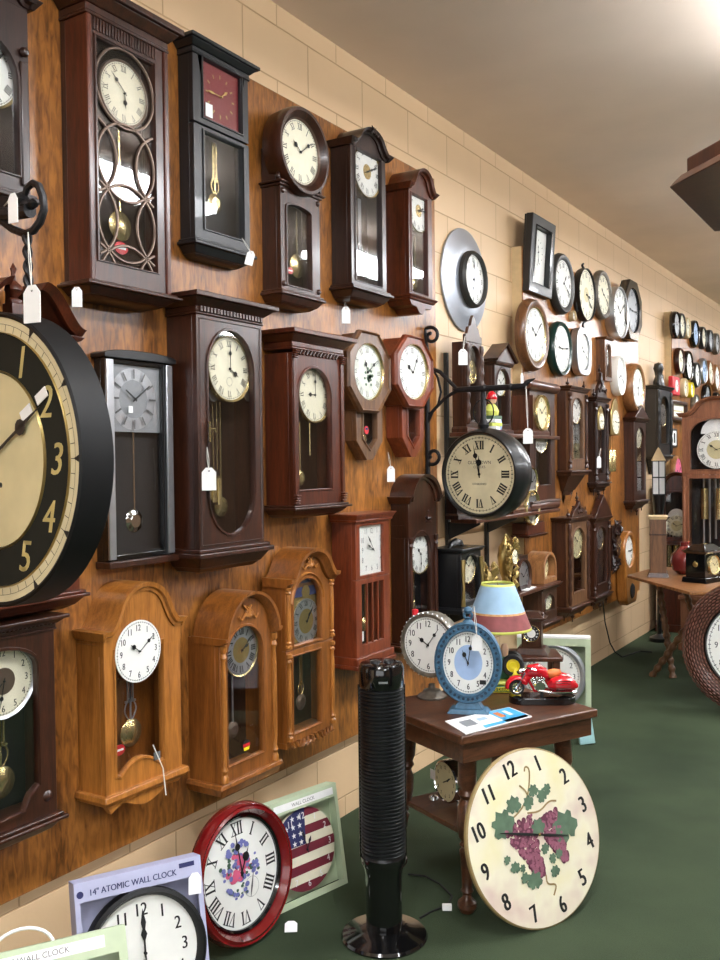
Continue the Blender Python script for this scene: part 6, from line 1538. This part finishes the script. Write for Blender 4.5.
def leaf(cx, cz, s, a, mt='leaf'):
    pts = [(0, 1), (.18, .78), (.34, .62), (.62, .72), (.8, .5), (.68, .22), (.95, -.1), (.8, -.4), (.5, -.5), (.3, -.75), (.06, -.6), (0, -.4), (-.1, -.62), (-.4, -.72), (-.55, -.48), (-.85, -.4), (-.95, -.05), (-.66, .2), (-.8, .5), (-.6, .7), (-.34, .6), (-.18, .76)]
    return rotp([[(x * s, z * s) for x, z in pts]], a, cx, cz)
mb = MB()
for k, (x, z, s, a) in enumerate(((-.105, .09, .052, .2), (-.04, .125, .034, -.2), (.02, .105, .026, .5), (.055, .13, .024, 0), (.082, .1, .026, .3), (.112, .11, .02, 1), (.125, -.03, .06, .1), (-.14, -.01, .016, .5), (-.122, -.045, .022, -.4), (-.1, -.09, .02, .2), (-.07, -.115, .035, -.3), (.02, .02, .032, .1), (.015, -.05, .02, .4), (.03, -.09, .018, 1.2), (.06, -.09, .018, .3), (.02, -.13, .022, .1), (-.095, -.06, .014, 1))):
    mb.flat(leaf(x, R + z, s, a), -.0021 - k * .00004)
mb.build('vine_leaves', 'leaf', d, smooth=0)
def smooth_line(p):
    for _ in range(3):
        p = [p[0]] + [q_ for u_, v_ in zip(p, p[1:]) for q_ in ((u_[0] * .75 + v_[0] * .25, u_[1] * .75 + v_[1] * .25), (u_[0] * .25 + v_[0] * .75, u_[1] * .25 + v_[1] * .75))] + [p[-1]]
    return p
mb = MB()
for pts in ([(-.1, .09), (-.03, .095), (.02, .12), (.05, .155), (.075, .2), (.06, .215), (.05, .2)], [(.0, .08), (.05, .06), (.1, .075), (.13, .06)], [(-.02, -.12), (-.03, -.15), (.01, -.165), (-.02, -.19)], [(.02, .11), (.03, .14), (.01, .17)]):
    pts = smooth_line(pts)
    for (a_, b2) in zip(pts, pts[1:]):
        dx, dz = b2[0] - a_[0], b2[1] - a_[1]; l = math.hypot(dx, dz); nx, nz = -dz / l * .003, dx / l * .003
        mb.flat([[(a_[0] - nx, a_[1] - nz), (b2[0] - nx, b2[1] - nz), (b2[0] + nx, b2[1] + nz), (a_[0] + nx, a_[1] + nz)]], -.0018, 0, R)
mb.build('vine_stem', 'vine', d, smooth=0)
for nm, L_, a in (('minute_hand', .16, 1.08), ('hour_hand', .12, -2.05)):
    mb = MB()
    for p in rotp([[(-.0015, -.02), (.0015, -.02), (.005, L_ * .35), (.0012, L_), (-.0012, L_), (-.005, L_ * .35)]], a, .012, R): mb.prism(p, [], -.0055, -.0042)
    mb.build(nm, 'ink', r, smooth=0)
MB().lathe([(0, -.008), (.005, -.007), (.005, -.0005)], (.012, 0, R), 'y', 14).build('hand_nut', 'brass', r)

Rm = Matrix.Translation((0, 0, R)) @ Matrix.Rotation(-ROLL, 4, 'Y') @ Matrix.Translation((0, 0, -R))
def reach(o): return [o] + [x for c_ in children(o) for x in reach(c_)]
for o in reach(r):
    if o.type == 'MESH': o.data.transform(Rm)

# ------------------------------------------------------------------ behind the table: cream carton, stool, tower clock
r = leaner('boxed_clock', 'tall pale green open carton with grey round clock behind the motorcycle model', 'boxed clock', (.335, 4.90, 0), -70, 2)
w_, h_ = .40, .51; carton(r, w_, h_, .09, 'sage', rect(-w_ / 2 + .02, w_ / 2 - .03, .02, h_ - .04))
MB().box(-w_ / 2, w_ / 2, -.002, .08, h_ + .0005, h_ + .012).build('lid', 'paper', r)
R = .185
MB().lathe([(R * .82, .03), (R * .84, .01), (R * .92, 0), (R, .01), (R, .04), (0, .06)], (-.01, 0, .30), 'y', 56).build('rim', 'grey_face', r); dial(r, -.01, .30, R * .83, .024, face='white', num='arabic', time=(9, 40), col='ink_soft')
P = onZ(589, 744, 0)
r = leaner('box_flap', 'pale teal carton leaning low on the carpet behind the table corner', 'box', (.60, 4.2, 0), -60, 20)
P = onZ(588, 745, 0); r.location = P
MB().prism([(-.04, 0), (.04, .01), (.03, .14), (-.05, .13)], [], 0, .03).build('carton', 'teal', r, bevel=.002)
P = onX(537, 656, .35)
r = thing('stool', 'low brown wooden stand behind the lamp carrying the little tower clock', 'stand', (.34, 4.60, 0), .5)
MB().box(-.13, .13, -.12, .12, .465, .488).build('top', 'shelfwood', r, bevel=.005)
for sx_ in (-1, 1):
    for sy_ in (-1, 1): MB().lathe([(.014, 0), (.018, .1), (.014, .25), (.02, .4), (.02, .465)], (sx_ * .10, sy_ * .09, 0), 'z', 12, cap=True).build('leg', 'shelfwood', r)
r = thing('mantel_clock', 'miniature brown tower clock with ringed dial standing on the low stand behind the lamp', 'mantel clock', (.33, 4.60, .4885), .25); r.scale = (1.15, 1.15, 1.15)
MB().frus((-.075, .075, -.06, .06), (-.06, .06, -.048, .048), 0, .03).box(-.045, .045, -.035, .035, .03, .15).frus((-.05, .05, -.04, .04), (-.07, .07, -.055, .055), .15, .165).frus((-.06, .06, -.045, .045), (-.03, .03, -.025, .025), .165, .19).build('case', 'walnut_dark', r, bevel=.003)
dial(r, 0, .095, .036, -.038, face='ink', num='roman', col='paper', centre=('white', .55), track=False, bez=('brass', .003, .005), time=(9, 0), hcol='paper')
for s in (-1, 1): MB().lathe([(0, 0), (.008, 0), (.004, .01), (.008, .02), (0, .03)], (s * .05, -.03, .165), 'z', 10).build('finial', 'walnut_dark', r)

# ------------------------------------------------------------------ right side: folding table and what stands on it
FH = .68
ft = thing('folding_table', 'low brown table with crossed spiral-turned legs in front of the grandfather clock', 'table', (.90, 6.75, 0), 0)
A_, B_ = onZ(627, 575, FH), onZ(690, 592, FH); o3 = Vector((.90, 6.75, 0))
pl = [A_ - o3, B_ - o3, Vector((1.55, 6.35, 0)) - o3, Vector((1.2, 7.25, 0)) - o3, Vector((.32, 7.15, 0)) - o3]
MB().add([(p.x, p.y, FH - .02) for p in pl] + [(p.x, p.y, FH) for p in pl], [(4, 3, 2, 1, 0), (5, 6, 7, 8, 9)] + [(i, (i + 1) % 5, 5 + (i + 1) % 5, 5 + i) for i in range(5)]).build('table_top', 'copperwood', ft, bevel=.004, smooth=0)
def twist(name, P0, P1, r_=.022):
    mb = MB(); P0, P1 = Vector(P0), Vector(P1); n = 60
    mb.tube([P0.lerp(P1, i / n) for i in range(n + 1)], [r_ * (1 + .22 * math.sin(i * 1.3)) for i in range(n + 1)], 10); mb.build(name, 'walnut', ft)
for k, off in enumerate((0, .62)):
    a_ = Vector((-.52, -.12 + off, FH - .021)); b_ = Vector((.02, -.44 + off, .0)); 
    twist('crossed_leg', a_ + Vector((.08, .02, 0)), (-.30 + (.1 if k else 0), -.27 + off, .0)); twist('crossed_leg', (.0, -.35 + off, FH - .021), (-.44 + (.1 if k else 0), -.28 + off, 0.0))
MB().tube([(-.25, -.3, .32), (-.2, .32, .32)], .012, 8).build('stretcher', 'walnut', ft)
# slate mantel clock
P = onZ(690, 583, FH)
r = thing('mantel_clock', 'black slate mantel clock with gold emblem on its side, on the folding table', 'mantel clock', (P.x + .06, P.y + .12, FH + .0005), PI / 2 - .32)
MB().frus((-.12, .12, -.09, .09), (-.115, .115, -.085, .085), 0, .035).box(-.10, .10, -.07, .07, .035, .19).frus((-.105, .105, -.075, .075), (-.12, .12, -.09, .09), .19, .21).frus((-.11, .11, -.08, .08), (-.06, .06, -.04, .04), .21, .25).build('case', 'gloss', r, bevel=.003)
dial(r, 0, .115, .058, -.072, face='parch', time=(10, 9), bez=('brass', .008, .012), track=False)
MB().lathe([(0, -.006), (.014, -.004), (.018, 0)], (0, 0, 0), 'y', 12).tube([(-.01, -.002, -.01), (0, -.004, .02), (.01, -.002, -.01)], .004, 6).xform(Matrix.Translation((-.101, 0, .12)) @ Matrix.Rotation(-PI / 2, 4, 'Z')).build('gilt_emblem', 'gold', r)
# wooden upright box clock
P = onZ(656, 577, FH)
r = thing('mantel_clock', 'plain upright brown wooden clock at the left end of the folding table', 'mantel clock', (P.x, P.y + .06, FH + .0005), PI / 2 + .25)
MB().box(-.085, .085, -.055, .055, .03, .40).build('case', 'walnut', r, bevel=.003); MB().frus((-.1, .1, -.07, .07), (-.09, .09, -.06, .06), 0, .03).build('plinth', 'walnut_dark', r)
MB().frus((-.087, .087, -.057, .057), (-.095, .095, -.065, .065), .40, .42).build('cap', 'doorcream', r); MB().frus((-.087, .087, -.057, .057), (-.087, .087, -.057, .057), .29, .30).build('band', 'walnut_dark', r)
dial(r, 0, .33, .05, -.057, face='cream', track=False)
P = onZ(678, 575, FH)
o = MB().lathe([(0, 0), (.05, 0), (.085, .03), (.1, .09), (.09, .14), (.05, .18), (.03, .2), (.035, .225), (.02, .23), (0, .23)], (0, 0, 0), 'z', 28).build('vase', 'vasered'); o.location = (P.x + .03, P.y + .08, FH + .0005); tag(o, 'round dark red glazed vase behind the slate clock', 'vase')
r = thing('anniversary_clock', 'shiny silver and brass glass-domed clock at the right edge on the folding table', 'clock', (1.10, 6.72, FH + .0005), 0)
MB().lathe([(0, 0), (.07, 0), (.07, .02), (.05, .03), (0, .03)], (0, 0, 0), 'z', 28).build('base', 'brass', r); MB().lathe([(.012, .03), (.012, .2), (0, .2)], (0, 0, 0), 'z', 10).build('post', 'brass', r)
dial(r, 0, .17, .045, -.02, face='white', track=False, bez=('brass', .006, .01)); MB().lathe([(0, -.012), (.035, -.01), (.035, .01), (0, .012)], (0, 0, .07), 'z', 20).build('rotating_pendulum', 'chrome', r)
MB().lathe([(.062, .021), (.062, .2), (.05, .25), (.02, .275), (0, .28)], (0, 0, 0), 'z', 32).build('glass_dome', 'glass', r)
# tall-case clocks behind
def tallcase(name, label, x, y, w, H, D, mat, rz, dialR, face, crest='s', glassbody=True):
    r = thing(name, label, 'grandfather clock', (x, y, 0), rz)
    class F: pass
    W = F(); W.root = r; W.w = w; W.D = D; W.h = H
    hz = H - .55
    steps(W, mat, [(0, .06, .03, .03), (.06, .4, .015, .015), (.4, .43, .03, .03)], 'base')
    body(W, mat, .43, H - .12, back='darkback')
    door(W, mat, rect(-w / 2, w / 2, .43, hz - .012), rect(-w / 2 + .05, w / 2 - .05, .5, hz - .04))
    hole = arch(-w / 2 + .06, w / 2 - .06, hz + .03, H - .13, w * .25)
    crown(W, mat, H - .08, .12, H - .1201, ov=.04, kind=crest, th=.03)
    door(W, mat, rect(-w / 2, w / 2, hz - .01, H - .121), hole)
    dial(r, 0, hz + .03 + dialR * 1.05, dialR, -D + .03, face=face, centre=('parch', .5), time=(10, 12))
    MB().lathe([(0, -.003), (dialR * .8, -.003), (dialR * .8, 0)], (0, -D + .034, hz + .03 + dialR * 1.9), 'y', 30, a0=0, a1=PI).build('moon_arch', 'paper', r)
    for k in (-1, 0, 1):
        MB().lathe([(0, 0), (.028, 0), (.028, .24), (0, .25)], (k * w * .22, -D * .5, 1.02 if H > 1.5 else .5), 'z', 18).build('weight', 'brass', r); MB().tube([(k * w * .22, -D * .5, 1.26 if H > 1.5 else .74), (k * w * .22, -D * .5, hz)], .003, 6).build('chain', 'brass', r)
    mb = MB()
    for k in range(7): mb.tube([(-w * .27 + w * .54 * k / 6, -.05, .8 + .03 * k), (-w * .27 + w * .54 * k / 6, -.05, hz)], .008, 8)
    mb.build('chime_tubes', 'silver', r)
    for s in (-1, 1): column(W, mat, s * (w / 2 - .014), .45, hz - .02, .014)
    return r
tallcase('grandfather_clock', 'tall reddish oak grandfather clock with moon arch and brass weights at the right edge', .69, 7.75, .50, 1.93, .27, 'tallwood', -.0, .145, 'white')
tallcase('grandfather_clock', 'slim dark mahogany floor clock standing between the wall and the oak grandfather clock', onY(676, 500, 8.45).x, 8.45, .30, 1.34, .22, 'mahog_red', .25, .09, 'cream')
# black display lantern with white panels
r = thing('display_lantern', 'tall black-framed lantern clock with white glass panes beside the far wall', 'lantern', (onY(658.5, 478, 7.75).x, 7.75, 0), .3); r.scale = (.65, .65, 1)
MB().lathe([(0, 0), (.12, 0), (.12, .03), (.03, .06), (.02, .9), (.05, 1.0), (.085, 1.2), (0, 1.2)], (0, 0, 0), 'z', 20).build('pedestal', 'black', r)
MB().box(-.075, .075, -.07, .07, 1.2005, 1.48).build('pane', 'paper', r)
mb = MB()
for s in (-1, 0, 1): mb.box(s * .075 - .006, s * .075 + .006, -.078, -.071, 1.2005, 1.48)
for z in (1.2, 1.34, 1.475): mb.box(-.08, .08, -.078, -.071, z, z + .01)
mb.build('glazing_bars', 'black', r); MB().lathe([(.12, 0), (.1, .02), (.03, .09), (0, .11)], (0, 0, 1.481), 'z', 4, a0=PI / 4, a1=PI / 4 + 2 * PI).build('roof', 'doorcream', r)
# wicker rimmed round clock
r = thing('round_clock', 'round clock with thick woven rattan rim leaning at the right edge', 'clock', (1.225, 5.75, .0), 0, None, (math.radians(-6), 0, .12))
R = .395; zc = R
MB().lathe([(R * .66, .02), (R * .68, -.02), (R * .76, -.055), (R * .86, -.065), (R * .95, -.045), (R, 0), (R * .96, .05), (R * .8, .06), (0, .06)], (0, 0, zc), 'y', 72).build('rim_core', 'walnut_dark', r)
q = random.Random(2); mb = MB()
for j in range(9):
    rr_ = R * (.70 + .035 * j); yy = -.03 - .045 * math.sin(PI * (j + .6) / 9.5); n_ = 64
    for i in range(n_):
        a = 2 * PI * (i + .5 * (j % 2)) / n_
        L2 = PI * rr_ / n_ * 1.05
        c_, s_ = math.cos(a), math.sin(a); cx_, cz_ = rr_ * c_, zc + rr_ * s_
        T_ = (-s_, c_)
        mb.add([(cx_ - T_[0] * L2, yy + .004, cz_ - T_[1] * L2), (cx_ + c_ * .0065, yy, cz_ + s_ * .0065), (cx_ + T_[0] * L2, yy + .004, cz_ + T_[1] * L2), (cx_ - c_ * .0065, yy, cz_ - s_ * .0065), (cx_, yy - .007, cz_), (cx_, yy + .012, cz_)], [(0, 1, 4), (1, 2, 4), (2, 3, 4), (3, 0, 4), (1, 0, 5), (2, 1, 5), (3, 2, 5), (0, 3, 5)])
mb.build('rattan_weave', 'wicker', r, smooth=60)
MB().lathe([(R * .64, -.01), (R * .66, -.03), (R * .685, -.01)], (0, 0, zc), 'y', 60).build('inner_bezel', 'black', r)
dial(r, 0, zc, R * .65, -.004, face='white', num='arabic', col='ink_soft', time=(3, 0), nh=.14)
# tall hood clock whose cornice corner enters at the upper right
r = thing('grandfather_clock', 'dark walnut tall clock whose cornice corner pokes in at the upper right edge', 'grandfather clock', (2.15, 2.12, 0))
def plan(mb, pts, z0, z1, g0=0, g1=0):
    n = len(pts); cx = sum(p[0] for p in pts) / n; cy = sum(p[1] for p in pts) / n
    gr = lambda p, g: (p[0] + math.copysign(g, p[0] - cx), p[1] + math.copysign(g, p[1] - cy))
    vs = [(*gr(p, g0), z0) for p in pts] + [(*gr(p, g1), z1) for p in pts]
    return mb.add(vs, [tuple(range(n))[::-1], tuple(range(n, 2 * n))] + [(i, (i + 1) % n, n + (i + 1) % n, n + i) for i in range(n)])
hp = [(-.46, .33), (-.46, -.07), (-.30, -.23), (.30, -.23), (.46, -.07), (.46, .33)]
bp_ = [(-.33, .30), (-.33, .0), (-.2, -.12), (.2, -.12), (.33, .0), (.33, .30)]
plan(plan(MB(), bp_, 0, .5, .01, .01), bp_, .5, 2.02).build('case', 'walnut_dark', r, bevel=.004)
plan(plan(plan(MB(), bp_, 2.02, 2.07, 0, .05), hp, 2.07, 2.10, -.03, -.008), hp, 2.10, 2.135).build('cornice', 'walnut_dark', r, bevel=.004)
dial(r, 0, 1.75, .14, -.121, face='cream')
